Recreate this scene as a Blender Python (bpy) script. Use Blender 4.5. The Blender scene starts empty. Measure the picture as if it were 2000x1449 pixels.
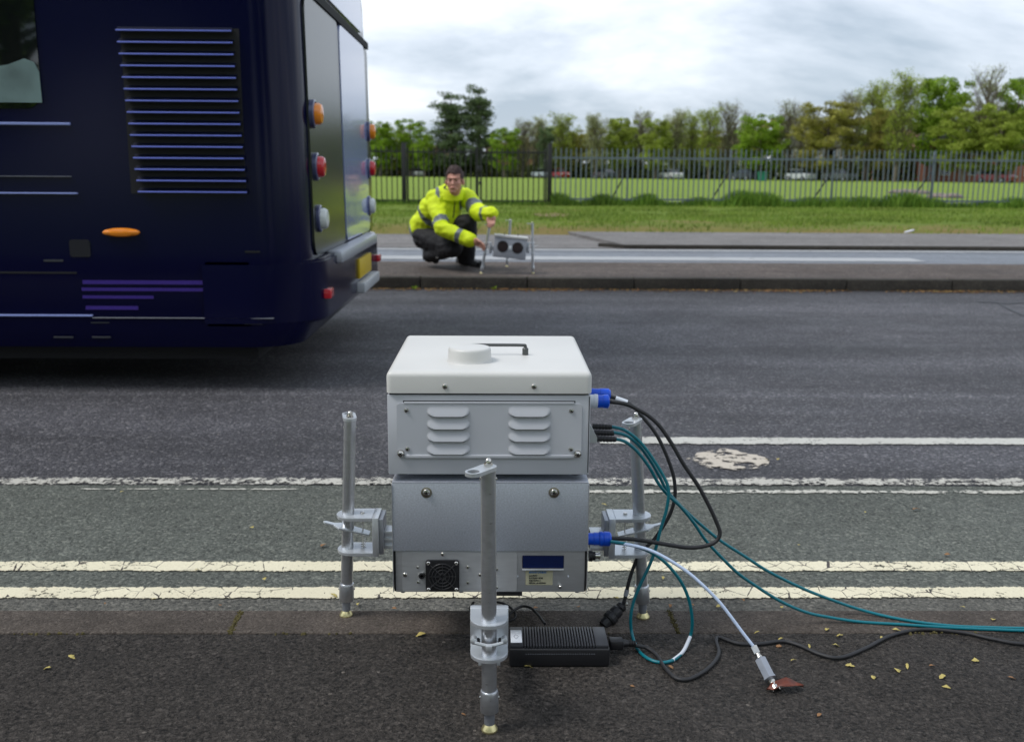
import bpy, bmesh, math, random
from math import radians as R, sin, cos, pi, tan, atan, sqrt
from mathutils import Vector as V, Matrix, noise as mnoise
random.seed(7)
SC = bpy.context.scene
COL = SC.collection

# ------------------------------------------------------------------ camera
H = 0.88; FPX = 1944.4
PITCH, YAW, ROLL = R(11.25), R(0.9), 0.0063
_f0 = V((sin(YAW), cos(YAW), 0)); _r0 = V((cos(YAW), -sin(YAW), 0)); _u0 = V((0, 0, 1))
_f = _f0*cos(PITCH) - _u0*sin(PITCH); _u = _u0*cos(PITCH) + _f0*sin(PITCH)
CR = _r0*cos(ROLL) + _u*sin(ROLL); CU = _u*cos(ROLL) - _r0*sin(ROLL); CF = _f
CAM = V((0, 0, H))
cd = bpy.data.cameras.new('camera'); cam = bpy.data.objects.new('camera', cd); COL.objects.link(cam)
m = Matrix((CR, CU, -CF)).transposed().to_4x4(); m.translation = CAM
cam.matrix_world = m
cd.sensor_width = 36; cd.lens = 35; cd.clip_start = 0.05; cd.clip_end = 3000
cd.dof.use_dof = True; cd.dof.focus_distance = 1.78; cd.dof.aperture_fstop = 6.8
SC.camera = cam

# ------------------------------------------------------------------ world, sun, exposure
W = bpy.data.worlds.new('World'); SC.world = W; W.use_nodes = True
nt = W.node_tree; nt.nodes.clear()
def N(t, **k):
    n = nt.nodes.new(t)
    for a, b in k.items():
        if a.startswith('i_'): n.inputs[a[2:].replace('_', ' ')].default_value = b
        else: setattr(n, a, b)
    return n
SUN_EL, SUN_AZ = 56, 255       # azimuth: degrees clockwise from +Y
sky = N('ShaderNodeTexSky', sky_type='NISHITA', sun_disc=False, sun_elevation=R(SUN_EL), sun_rotation=R(SUN_AZ), air_density=1.0, dust_density=2.0)
b1 = N('ShaderNodeBackground', i_Strength=0.10); nt.links.new(sky.outputs[0], b1.inputs[0])
tc = N('ShaderNodeTexCoord')
sep = N('ShaderNodeSeparateXYZ'); nt.links.new(tc.outputs['Generated'], sep.inputs[0])
zz = N('ShaderNodeMath', operation='MAXIMUM'); nt.links.new(sep.outputs[2], zz.inputs[0]); zz.inputs[1].default_value = 0.0
za = N('ShaderNodeMath', operation='ADD'); nt.links.new(zz.outputs[0], za.inputs[0]); za.inputs[1].default_value = 0.30
dx = N('ShaderNodeMath', operation='DIVIDE'); nt.links.new(sep.outputs[0], dx.inputs[0]); nt.links.new(za.outputs[0], dx.inputs[1])
dy = N('ShaderNodeMath', operation='DIVIDE'); nt.links.new(sep.outputs[1], dy.inputs[0]); nt.links.new(za.outputs[0], dy.inputs[1])
cmb = N('ShaderNodeCombineXYZ'); nt.links.new(dx.outputs[0], cmb.inputs[0]); nt.links.new(dy.outputs[0], cmb.inputs[1])
mp = N('ShaderNodeMapping'); nt.links.new(cmb.outputs[0], mp.inputs[0])
mp.inputs['Location'].default_value = (-4.5, 1.1, 0); mp.inputs['Rotation'].default_value = (0, 0, R(8)); mp.inputs['Scale'].default_value = (0.75, 1.15, 1)
n1 = N('ShaderNodeTexNoise'); n1.inputs['Scale'].default_value = 1.25; n1.inputs['Detail'].default_value = 7; n1.inputs['Roughness'].default_value = 0.56
n1.inputs['Distortion'].default_value = 0.25
nt.links.new(mp.outputs[0], n1.inputs['Vector'])
cr = N('ShaderNodeValToRGB'); nt.links.new(n1.outputs[0], cr.inputs[0])
e = cr.color_ramp.elements; e[0].position = 0.38; e[0].color = (0.25, 0.31, 0.38, 1); e[1].position = 0.68; e[1].color = (0.86, 0.885, 0.92, 1)
x = cr.color_ramp.elements.new(0.50); x.color = (0.48, 0.53, 0.60, 1)
# brighter towards the horizon
hz = N('ShaderNodeMapRange'); nt.links.new(sep.outputs[2], hz.inputs[0])
hz.inputs[1].default_value = 0.0; hz.inputs[2].default_value = 0.13; hz.inputs[3].default_value = 0.22; hz.inputs[4].default_value = 0.0
mx = N('ShaderNodeMixRGB'); nt.links.new(hz.outputs[0], mx.inputs[0]); nt.links.new(cr.outputs[0], mx.inputs[1]); mx.inputs[2].default_value = (0.74, 0.78, 0.84, 1)
b2 = N('ShaderNodeBackground', i_Strength=0.84); nt.links.new(mx.outputs[0], b2.inputs[0])
ms = N('ShaderNodeMixShader'); ms.inputs[0].default_value = 0.9
nt.links.new(b1.outputs[0], ms.inputs[1]); nt.links.new(b2.outputs[0], ms.inputs[2])
out = N('ShaderNodeOutputWorld'); nt.links.new(ms.outputs[0], out.inputs[0])
sl = bpy.data.lights.new('sun', 'SUN'); sl.energy = 1.05; sl.angle = R(20); sl.color = (1, 0.97, 0.93)
so = bpy.data.objects.new('sun', sl); COL.objects.link(so)
sd = V((sin(R(SUN_AZ))*cos(R(SUN_EL)), cos(R(SUN_AZ))*cos(R(SUN_EL)), sin(R(SUN_EL))))
so.rotation_euler = (-sd).to_track_quat('-Z', 'Y').to_euler()
SC.view_settings.view_transform = 'Standard'; SC.view_settings.look = 'None'
SC.view_settings.exposure = 0.98; SC.view_settings.gamma = 1.0; SC.view_settings.use_curve_mapping = False

# ------------------------------------------------------------------ pixel -> world helpers (photo pixels, 2000x1449)
def ray(px, py):
    return CF + CR*((px-1000)/FPX) - CU*((py-724.5)/FPX)
def G(px, py, z=0.0):                       # point on a horizontal plane
    d = ray(px, py); return CAM + d*((z-H)/d.z)
def Y(px, py, y):                           # point on a plane y = const
    d = ray(px, py); return CAM + d*(y/d.y)
def X(px, py, x):
    d = ray(px, py); return CAM + d*(x/d.x)
def YG(px, py, y, r=0.0035, floor=0.0):     # on plane y, but never below the ground
    p = Y(px, py, y)
    return p if p.z >= floor+r else G(px, py, floor+r)

# ------------------------------------------------------------------ materials
def mat(name, col=(.5, .5, .5), rough=.5, metal=0.0, spec=None, coat=0, trans=0, bump=None, var=None, emit=None, alpha=None, sheen=0):
    m = bpy.data.materials.new(name); m.use_nodes = True
    t = m.node_tree; b = t.nodes['Principled BSDF']
    b.inputs['Base Color'].default_value = (*col, 1); b.inputs['Roughness'].default_value = rough; b.inputs['Metallic'].default_value = metal
    if spec is not None: b.inputs['Specular IOR Level'].default_value = spec
    if coat: b.inputs['Coat Weight'].default_value = coat; b.inputs['Coat Roughness'].default_value = .05
    if trans: b.inputs['Transmission Weight'].default_value = trans
    if sheen: b.inputs['Sheen Weight'].default_value = sheen
    tcn = None
    if bump or var:
        tcn = t.nodes.new('ShaderNodeTexCoord')
    if var:                                  # (scale, amount, detail)
        nn = t.nodes.new('ShaderNodeTexNoise'); nn.inputs['Scale'].default_value = var[0]; nn.inputs['Detail'].default_value = 6
        if len(var) > 2:
            mpn = t.nodes.new('ShaderNodeMapping'); mpn.inputs['Scale'].default_value = var[2]; t.links.new(tcn.outputs['Object'], mpn.inputs[0]); t.links.new(mpn.outputs[0], nn.inputs['Vector'])
        else: t.links.new(tcn.outputs['Object'], nn.inputs['Vector'])
        mr = t.nodes.new('ShaderNodeMapRange'); t.links.new(nn.outputs[0], mr.inputs[0])
        mr.inputs[1].default_value = .3; mr.inputs[2].default_value = .7
        mr.inputs[3].default_value = 1-var[1]; mr.inputs[4].default_value = 1+var[1]
        mm = t.nodes.new('ShaderNodeVectorMath'); mm.operation = 'SCALE'; mm.inputs[0].default_value = col
        t.links.new(mr.outputs[0], mm.inputs['Scale']); t.links.new(mm.outputs[0], b.inputs['Base Color'])
        m2 = t.nodes.new('ShaderNodeMapRange'); t.links.new(nn.outputs[0], m2.inputs[0])
        m2.inputs[3].default_value = max(.02, rough-.12); m2.inputs[4].default_value = min(1, rough+.12)
        t.links.new(m2.outputs[0], b.inputs['Roughness'])
    if bump:                                 # (scale, strength, distance)
        nb = t.nodes.new('ShaderNodeTexNoise'); nb.inputs['Scale'].default_value = bump[0]; nb.inputs['Detail'].default_value = 4
        t.links.new(tcn.outputs['Object'], nb.inputs['Vector'])
        bp = t.nodes.new('ShaderNodeBump'); bp.inputs['Strength'].default_value = bump[1]; bp.inputs['Distance'].default_value = bump[2]
        t.links.new(nb.outputs[0], bp.inputs['Height']); t.links.new(bp.outputs[0], b.inputs['Normal'])
    if emit: b.inputs['Emission Color'].default_value = (*emit[:3], 1); b.inputs['Emission Strength'].default_value = emit[3]
    return m

class NT:                                   # tiny node builder for ground materials
    def __init__(s, name):
        s.m = bpy.data.materials.new(name); s.m.use_nodes = True; s.t = s.m.node_tree; s.b = s.t.nodes['Principled BSDF']
        s.pos = s.t.nodes.new('ShaderNodeNewGeometry').outputs['Position']
    def n(s, t, **k):
        n = s.t.nodes.new(t)
        for a, b in k.items(): setattr(n, a, b)
        return n
    def l(s, a, b): s.t.links.new(a, b)
    def map(s, scale=(1, 1, 1), loc=(0, 0, 0), rot=(0, 0, 0), src=None):
        n = s.n('ShaderNodeMapping'); n.inputs['Scale'].default_value = scale; n.inputs['Location'].default_value = loc; n.inputs['Rotation'].default_value = rot
        s.l(src or s.pos, n.inputs[0]); return n.outputs[0]
    def noise(s, scale, detail=5, rough=.55, vec=None, dist=0):
        n = s.n('ShaderNodeTexNoise'); n.inputs['Scale'].default_value = scale; n.inputs['Detail'].default_value = detail; n.inputs['Roughness'].default_value = rough
        n.inputs['Distortion'].default_value = dist
        s.l(vec or s.pos, n.inputs['Vector']); return n.outputs[0]
    def vor(s, scale, feat='F1', out='Color', vec=None, rnd=1.0):
        n = s.n('ShaderNodeTexVoronoi', feature=feat); n.inputs['Scale'].default_value = scale; n.inputs['Randomness'].default_value = rnd
        s.l(vec or s.pos, n.inputs['Vector']); return n.outputs[out]
    def ramp(s, fac, stops):
        n = s.n('ShaderNodeValToRGB'); s.l(fac, n.inputs[0]); e = n.color_ramp.elements
        while len(e) < len(stops): e.new(.5)
        for i, (p, c) in enumerate(stops):
            e[i].position = p; e[i].color = (*c, 1) if hasattr(c, '__len__') else (c, c, c, 1)
        return n.outputs[0]
    def mix(s, fac, a, b, mode='MIX'):
        n = s.n('ShaderNodeMixRGB', blend_type=mode)
        for i, v in enumerate((fac, a, b)):
            if hasattr(v, 'is_linked') or hasattr(v, 'links'): s.l(v, n.inputs[i])
            elif hasattr(v, '__len__'): n.inputs[i].default_value = (*v, 1)
            elif i == 0: n.inputs[0].default_value = v
            else: n.inputs[i].default_value = (v, v, v, 1)
        return n.outputs[0]
    def math(s, op, a, b=0.0, c=0.0):
        n = s.n('ShaderNodeMath', operation=op)
        for i, v in enumerate((a, b, c)):
            if isinstance(v, (int, float)): n.inputs[i].default_value = v
            else: s.l(v, n.inputs[i])
        return n.outputs[0]
    def rng(s, v, a, b, c, d):
        n = s.n('ShaderNodeMapRange'); s.l(v, n.inputs[0])
        for i, q in enumerate((a, b, c, d)): n.inputs[i+1].default_value = q
        return n.outputs[0]
    def sep(s, src=None):
        n = s.n('ShaderNodeSeparateXYZ'); s.l(src or s.pos, n.inputs[0]); return n.outputs
    def bump(s, h, strength, dist, prev=None):
        n = s.n('ShaderNodeBump'); n.inputs['Strength'].default_value = strength; n.inputs['Distance'].default_value = dist
        s.l(h, n.inputs['Height'])
        if prev: s.l(prev, n.inputs['Normal'])
        s.l(n.outputs[0], s.b.inputs['Normal']); return n.outputs[0]
    def out(s, color=None, rough=None):
        if color is not None: s.l(color, s.b.inputs['Base Color'])
        if rough is not None:
            if isinstance(rough, (int, float)): s.b.inputs['Roughness'].default_value = rough
            else: s.l(rough, s.b.inputs['Roughness'])
        return s.m

def asphalt(name, dark, mid, light, scale=150, big=.25, rough=.85, bumpd=.0025, streak=0, specks=None, band=False):
    a = NT(name)
    v = a.vor(scale); r = a.sep(v)[0]
    c = a.ramp(r, [(0, dark), (.35, mid), (.80, mid), (1.0, light)])
    n2 = a.noise(scale*.95, 3, .75)
    c = a.mix(.45, c, a.ramp(n2, [(.38, dark), (.52, mid), (.66, light)]), 'MIX')
    n3 = a.noise(scale*.16, 3, .7)
    sc = a.n('ShaderNodeVectorMath', operation='SCALE'); a.l(c, sc.inputs[0]); a.l(a.rng(n3, .35, .65, .90, 1.10), sc.inputs['Scale']); c = sc.outputs[0]
    bigf = a.rng(a.noise(.9, 5, .6), .3, .7, 1-big, 1+big)
    sc = a.n('ShaderNodeVectorMath', operation='SCALE'); a.l(c, sc.inputs[0]); a.l(bigf, sc.inputs['Scale']); c = sc.outputs[0]
    mids = a.rng(a.noise(9, 4, .6), .3, .7, 1-big*.45, 1+big*.45)
    sc = a.n('ShaderNodeVectorMath', operation='SCALE'); a.l(c, sc.inputs[0]); a.l(mids, sc.inputs['Scale']); c = sc.outputs[0]
    if streak:
        st = a.rng(a.noise(1.0, 4, .6, vec=a.map((.10, 1.7, 1), (3, .4, 0))), .35, .68, 1-streak, 1+streak)
        sc = a.n('ShaderNodeVectorMath', operation='SCALE'); a.l(c, sc.inputs[0]); a.l(st, sc.inputs['Scale']); c = sc.outputs[0]
    if band:   # polished wheel path and an old trench line along the carriageway
        yy = a.math('ADD', a.sep()[1], a.math('MULTIPLY', a.math('SUBTRACT', a.noise(.8, 4), .5), .10))
        for yc_, w_, amt in ((4.38, .05, .30), (5.3, .35, .14), (3.75, .30, .10), (3.05, .12, -.18), (7.2, .5, .12)):
            q_ = a.rng(a.math('ABSOLUTE', a.math('SUBTRACT', yy, yc_)), 0, w_, 1+amt, 1)
            sc = a.n('ShaderNodeVectorMath', operation='SCALE'); a.l(c, sc.inputs[0]); a.l(q_, sc.inputs['Scale']); c = sc.outputs[0]
        st_ = a.rng(a.noise(1.6, 4, .6, vec=a.map((1, 1, 1), (5, 9, 0))), .62, .72, 1, .78)
        sc = a.n('ShaderNodeVectorMath', operation='SCALE'); a.l(c, sc.inputs[0]); a.l(st_, sc.inputs['Scale']); c = sc.outputs[0]
    if specks:
        sv = a.vor(specks[0], out='Distance'); sr = a.sep(a.vor(specks[0]))[1]
        k = a.math('MULTIPLY', a.math('LESS_THAN', sv, specks[1]), a.math('GREATER_THAN', sr, specks[2]))
        c = a.mix(k, c, specks[3])
    d1 = a.vor(scale, out='Distance')
    h = a.math('SUBTRACT', 1.0, d1)
    b = a.bump(h, 1.0, bumpd)
    a.bump(n2, 1.0, bumpd*2.6, b)
    a.b.inputs['Specular IOR Level'].default_value = .35
    return a.out(c, a.rng(a.noise(2.0, 3), .3, .7, rough-.1, min(1, rough+.08)))

M = {}
M['road'] = asphalt('asphalt_road', (.016, .016, .020), (.064, .063, .072), (.27, .26, .27), 105, .22, .7, .0035, .28, specks=(34, .12, .80, (.28, .26, .24)), band=True)
M['lane'] = asphalt('cycle_lane_surface', (.030, .033, .030), (.112, .121, .106), (.27, .28, .24), 130, .15, .85, .0030, .08, specks=(50, .10, .84, (.30, .29, .24)))
M['gutter'] = asphalt('gutter_surface', (.035, .036, .034), (.115, .112, .098), (.24, .23, .20), 120, .2, .85, .003)
M['pave'] = asphalt('pavement_asphalt', (.004, .0035, .003), (.061, .052, .045), (.150, .130, .115), 150, .34, .8, .0065, specks=(26, .09, .86, (.24, .21, .18)))
M['farpave'] = asphalt('far_pavement_asphalt', (.035, .027, .023), (.088, .070, .060), (.20, .165, .145), 45, .25, .85, .004, .2)
M['farwalk'] = asphalt('far_footway_asphalt', (.10, .095, .09), (.17, .16, .155), (.26, .25, .24), 40, .15, .9, .003, .12)
M['path'] = asphalt('cycle_path_asphalt', (.09, .10, .115), (.17, .185, .21), (.25, .27, .30), 60, .1, .6, .002, .15)
M['kerb'] = asphalt('kerb_concrete', (.042, .033, .027), (.092, .076, .064), (.165, .14, .12), 200, .42, .9, .0016)
M['farkerb'] = asphalt('far_kerb_concrete', (.02, .018, .014), (.038, .034, .028), (.07, .062, .05), 90, .3, .9, .002)
M['palekerb'] = asphalt('pale_kerb_concrete', (.08, .075, .07), (.13, .12, .11), (.2, .19, .18), 90, .3, .9, .002)

def paint_mat(name, col, dirt, wear, crack=False, edge=.10, wscale=45):
    a = NT(name)
    uv = a.n('ShaderNodeUVMap').outputs[0]; v = a.sep(uv)[1]
    ed = a.math('MINIMUM', v, a.math('SUBTRACT', 1.0, v))          # 0 at edge .5 mid
    n = a.math('ADD', a.math('MULTIPLY', a.noise(wscale, 6, .65), .6), a.math('MULTIPLY', a.noise(wscale*.18, 5, .6), .4))
    thr = a.rng(ed, 0, edge, wear+.22, wear)
    keep = a.rng(a.math('SUBTRACT', n, thr), -.012, .030, 0, 1)
    c = a.mix(a.rng(a.noise(160, 4, .7), .40, .75, .0, .6), col, dirt)
    c = a.mix(a.rng(a.noise(4, 5), .4, .7, 0, .35), c, dirt)
    if crack:
        d = a.vor(14, 'DISTANCE_TO_EDGE', 'Distance', vec=a.map((1.3, 1.0, 1)))
        d2 = a.math('ADD', d, a.math('MULTIPLY', a.noise(45, 4), .09))
        ck = a.math('MULTIPLY', a.math('LESS_THAN', d2, .058), a.math('GREATER_THAN', a.noise(3.0, 2), .44))
        c = a.mix(ck, c, (.06, .05, .045))
        sp = a.math('GREATER_THAN', a.noise(70, 3, .7), .68); c = a.mix(sp, c, (.08, .075, .06))
    a.bump(a.noise(150, 4), .5, .002)
    tr = a.n('ShaderNodeBsdfTransparent'); mixs = a.n('ShaderNodeMixShader')
    a.l(keep, mixs.inputs[0]); a.l(tr.outputs[0], mixs.inputs[1]); a.l(a.b.outputs[0], mixs.inputs[2])
    o = a.t.nodes['Material Output']; a.l(mixs.outputs[0], o.inputs[0])
    return a.out(c, .75)
M['yellow'] = paint_mat('yellow_road_paint', (.74, .69, .51), (.52, .46, .33), .40, True, .16, 85)
M['white'] = paint_mat('white_road_paint', (.53, .525, .48), (.31, .30, .27), .39, False, .18, 90)
M['worn'] = paint_mat('worn_white_paint', (.54, .525, .47), (.28, .265, .23), .475, False, .3, 80)
M['worn2'] = paint_mat('chipped_white_paint', (.54, .53, .47), (.32, .30, .26), .45, False, .42, 55)
M['farwhite'] = paint_mat('far_white_paint', (.40, .41, .42), (.25, .26, .27), .36, False, .05, 8)

def grass_mat(name, c1, c2, c3, s=1.0, warm=None):
    a = NT(name)
    c = a.ramp(a.noise(9*s, 6, .7), [(.3, c1), (.5, c2), (.72, c3)])
    c = a.mix(a.rng(a.noise(.35*s, 4), .35, .65, 0, .6), c, c2)
    if warm:   # dry strip (y0,y1) of soil coloured grass
        y = a.sep()[1]
        yy = a.math('ADD', y, a.math('MULTIPLY', a.math('SUBTRACT', a.noise(1.2, 5), .5), warm[2]))
        c = a.mix(a.rng(yy, warm[0], warm[1], 1, 0), c, warm[3])
        pt = a.math('GREATER_THAN', a.noise(.5, 5, .6, vec=a.map((1, 2, 1), (8, 3, 0))), .60)
        c = a.mix(a.math('MULTIPLY', pt, .6), c, warm[3])
        wf = a.math('GREATER_THAN', a.noise(6, 3, .7), .74); c = a.mix(wf, c, (.45, .48, .35))
    a.bump(a.noise(25*s, 5, .8), 1, .06)
    a.b.inputs['Specular IOR Level'].default_value = .15
    return a.out(c, .95)
M['verge'] = grass_mat('verge_grass', (.10, .15, .02), (.17, .25, .035), (.26, .30, .07), 1.0, (13.6, 16.8, 4.0, (.30, .22, .09)))
M['field'] = grass_mat('field_grass', (.14, .20, .03), (.19, .27, .042), (.25, .31, .065), .3)
M['alu'] = mat('brushed_aluminium', (.62, .64, .67), .33, .92, var=(300, .05, (.3, .3, 1)))
M['alu2'] = mat('satin_aluminium_plate', (.66, .69, .72), .38, .7, var=(25, .06))
M['alu3'] = mat('dark_aluminium', (.34, .36, .40), .4, .75, var=(40, .10))
M['steel'] = mat('polished_steel', (.62, .60, .56), .18, 1.0)
M['brass'] = mat('zinc_plated_brass', (.72, .64, .34), .34, .9)
M['lidw'] = mat('cream_white_enamel', (.62, .615, .59), .42, 0, var=(6, .035), bump=(900, .05, .0004))
M['greyp'] = mat('grey_enamel', (.50, .515, .55), .40, 0, var=(7, .05), bump=(1200, .06, .0004))
M['greyd'] = mat('grey_enamel_louvre', (.48, .495, .53), .42, 0)
M['sheet'] = mat('galvanised_sheet', (.47, .50, .56), .40, .5, var=(320, .14, (1, 1, 1.2)), bump=(500, .12, .0005))
M['panel'] = mat('satin_steel_panel', (.52, .53, .54), .38, .6, var=(30, .05, (1, 1, 6)))
M['black'] = mat('black_plastic', (.012, .012, .014), .42)
M['blackr'] = mat('black_rubber', (.016, .016, .018), .55, bump=(400, .1, .0005))
M['ridge'] = mat('charcoal_ridged_plastic', (.028, .030, .036), .38)
M['slot'] = mat('dark_gap', (.006, .006, .008), .8)
M['blue'] = mat('blue_plastic', (.0, .075, .62), .32)
M['teal'] = mat('teal_cable_sheath', (.0, .15, .19), .36)
M['clear'] = mat('milky_clear_tube', (.48, .58, .76), .22, 0, coat=.4)
M['label'] = mat('cream_paper_label', (.40, .38, .26), .6)
M['wlabel'] = mat('white_label', (.62, .66, .72), .45)
M['lcd'] = mat('dark_blue_display', (.003, .010, .055), .12)
M['txtblue'] = mat('blue_ink', (.0, .12, .35), .6)
M['ink'] = mat('black_ink', (.02, .02, .02), .6)
M['greyink'] = mat('grey_ink', (.30, .32, .36), .5)
M['lamphouse'] = mat('lamp_housing_plastic', (.05, .06, .14), .28, coat=.5)
M['rust'] = mat('russet_leaf', (.13, .028, .012), .5, var=(80, .3))
M['leafy'] = mat('yellow_petal', (.48, .39, .12), .7, var=(60, .3))
M['leafb'] = mat('brown_petal', (.27, .14, .06), .8, var=(60, .3))
M['moss'] = mat('moss', (.075, .062, .018), .95, var=(60, .4))
M['busblue'] = mat('navy_bus_paint', (.0010, .0016, .024), .17, 0, spec=.22)
M['buspurple'] = mat('purple_lettering', (.035, .012, .20), .4)
M['bussheen'] = mat('sky_sheen_bus_paint', (.26, .32, .56), .18, coat=.5)  # pale sky reflection on the bus rear, put into the paint colour
M['busgrey'] = mat('grey_bumper', (.20, .21, .24), .35)
M['busdark'] = mat('dark_rear_moulding', (.018, .022, .02), .24)
M['busline'] = mat('bright_trim', (.32, .38, .75), .3, .2)
M['slat'] = mat('louvre_blade', (.004, .006, .020), .30, 0, spec=.4)
M['slatlip'] = mat('bright_blade_lip', (.15, .19, .62), .35)  # brighter blue than the blade it edges
M['glass'] = mat('tinted_glass', (.006, .008, .008), .03, 0, spec=1.0)
M['amber'] = mat('amber_lens', (.85, .25, .008), .2, coat=.5)
M['red'] = mat('red_lens', (.55, .008, .02), .2, coat=.5)
M['whitelens'] = mat('clear_lens', (.62, .66, .64), .2, coat=.5)
M['plate'] = mat('yellow_number_plate', (.60, .42, .01), .4)
M['seat'] = mat('pale_blind_fabric', (.16, .24, .235), .8, var=(3, .5))
M['tyre'] = mat('tyre_rubber', (.015, .015, .015), .8)
M['rim'] = mat('wheel_rim', (.35, .35, .37), .4, .6)
M['hivis'] = mat('hi_vis_yellow_fabric', (.66, .82, .006), .75, var=(7, .10), bump=(40, .25, .006))
M['tape'] = mat('reflective_grey_tape', (.13, .155, .17), .45)
M['navy'] = mat('dark_collar_fabric', (.008, .009, .02), .8)
M['trouser'] = mat('black_work_trousers', (.0065, .0065, .009), .8, bump=(22, .4, .01), var=(8, .3))
M['boot'] = mat('black_boot_leather', (.010, .010, .010), .45)
M['skin'] = mat('skin', (.55, .27, .20), .55, var=(30, .08))
M['hair'] = mat('dark_brown_hair', (.035, .012, .010), .6, var=(80, .4), bump=(120, .6, .006))
M['eye'] = mat('eye_dark', (.012, .007, .006), .4)
M['brow'] = mat('eyebrow', (.04, .016, .012), .8)
M['lips'] = mat('lips', (.33, .11, .09), .5)
M['stud'] = mat('grey_shoelace', (.4, .4, .4), .8)
M['iron'] = mat('black_painted_iron', (.010, .010, .011), .55)
M['galv'] = mat('galvanised_fence_steel', (.14, .17, .20), .6, .2, var=(3, .15))
M['bark'] = mat('bark', (.14, .115, .09), .9, var=(4, .3))
M['brick'] = mat('red_brick', (.27, .105, .07), .9, var=(4, .2))
M['render'] = mat('pale_render_wall', (.58, .55, .48), .9)
M['rooft'] = mat('brown_roof_tiles', (.17, .09, .065), .9, var=(3, .2))
M['roofs'] = mat('slate_roof', (.085, .085, .095), .7, var=(3, .2))
M['wframe'] = mat('white_window_frame', (.6, .6, .6), .5)
M['litter'] = mat('white_paper', (.62, .62, .66), .6)
M['greenp'] = mat('green_plastic', (.0, .16, .09), .5)

def leafmat(name, cols, trans=.25):
    a = NT(name)
    ri = a.n('ShaderNodeNewGeometry').outputs['Random Per Island']
    c = a.ramp(ri, [(i/(len(cols)-1), q) for i, q in enumerate(cols)])
    f = a.rng(a.noise(.5, 3), .35, .65, .7, 1.3)
    sc = a.n('ShaderNodeVectorMath', operation='SCALE'); a.l(c, sc.inputs[0]); a.l(f, sc.inputs['Scale'])
    tl = a.n('ShaderNodeBsdfTranslucent'); a.l(sc.outputs[0], tl.inputs[0])
    ms = a.n('ShaderNodeMixShader'); ms.inputs[0].default_value = trans
    a.b.inputs['Specular IOR Level'].default_value = .2
    a.l(a.b.outputs[0], ms.inputs[1]); a.l(tl.outputs[0], ms.inputs[2]); a.l(ms.outputs[0], a.t.nodes['Material Output'].inputs[0])
    return a.out(sc.outputs[0], .7)
M['lf_green'] = leafmat('bright_green_leaves', [(.11, .19, .015), (.21, .33, .025), (.31, .44, .045)], .35)
M['lf_dark'] = leafmat('dark_green_leaves', [(.055, .09, .035), (.11, .16, .07), (.18, .23, .11)], .3)
M['lf_olive'] = leafmat('olive_new_leaves', [(.20, .24, .035), (.28, .35, .05), (.38, .45, .09)], .35)
M['lf_brown'] = leafmat('russet_new_leaves', [(.22, .20, .05), (.30, .29, .06), (.38, .37, .09)], .35)
M['lf_bud'] = leafmat('pale_budding_leaves', [(.26, .24, .14), (.31, .33, .15), (.36, .42, .18)], .35)
M['lf_hedge'] = leafmat('dark_hedge_leaves', [(.05, .065, .022), (.11, .14, .04), (.19, .23, .07)], .3)
M['blade'] = leafmat('grass_blades', [(.10, .16, .02), (.17, .26, .035), (.27, .33, .07)])
M['blade2'] = leafmat('tall_grass_blades', [(.05, .11, .012), (.10, .19, .022), (.17, .27, .035)])

# ------------------------------------------------------------------ mesh helpers
def tag(o, label=None, cat=None, group=None, kind=None):
    if label: o['label'] = label
    if cat: o['category'] = cat
    if group: o['group'] = group
    if kind: o['kind'] = kind
    return o
def empty(name, loc=(0, 0, 0), rz=0):
    o = bpy.data.objects.new(name, None); COL.objects.link(o); o.location = loc; o.rotation_euler = (0, 0, rz)
    o.empty_display_size = .05; return o
def mesh_obj(name, me, parent=None):
    o = bpy.data.objects.new(name, me); COL.objects.link(o)
    if parent is not None: o.parent = parent
    return o

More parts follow.
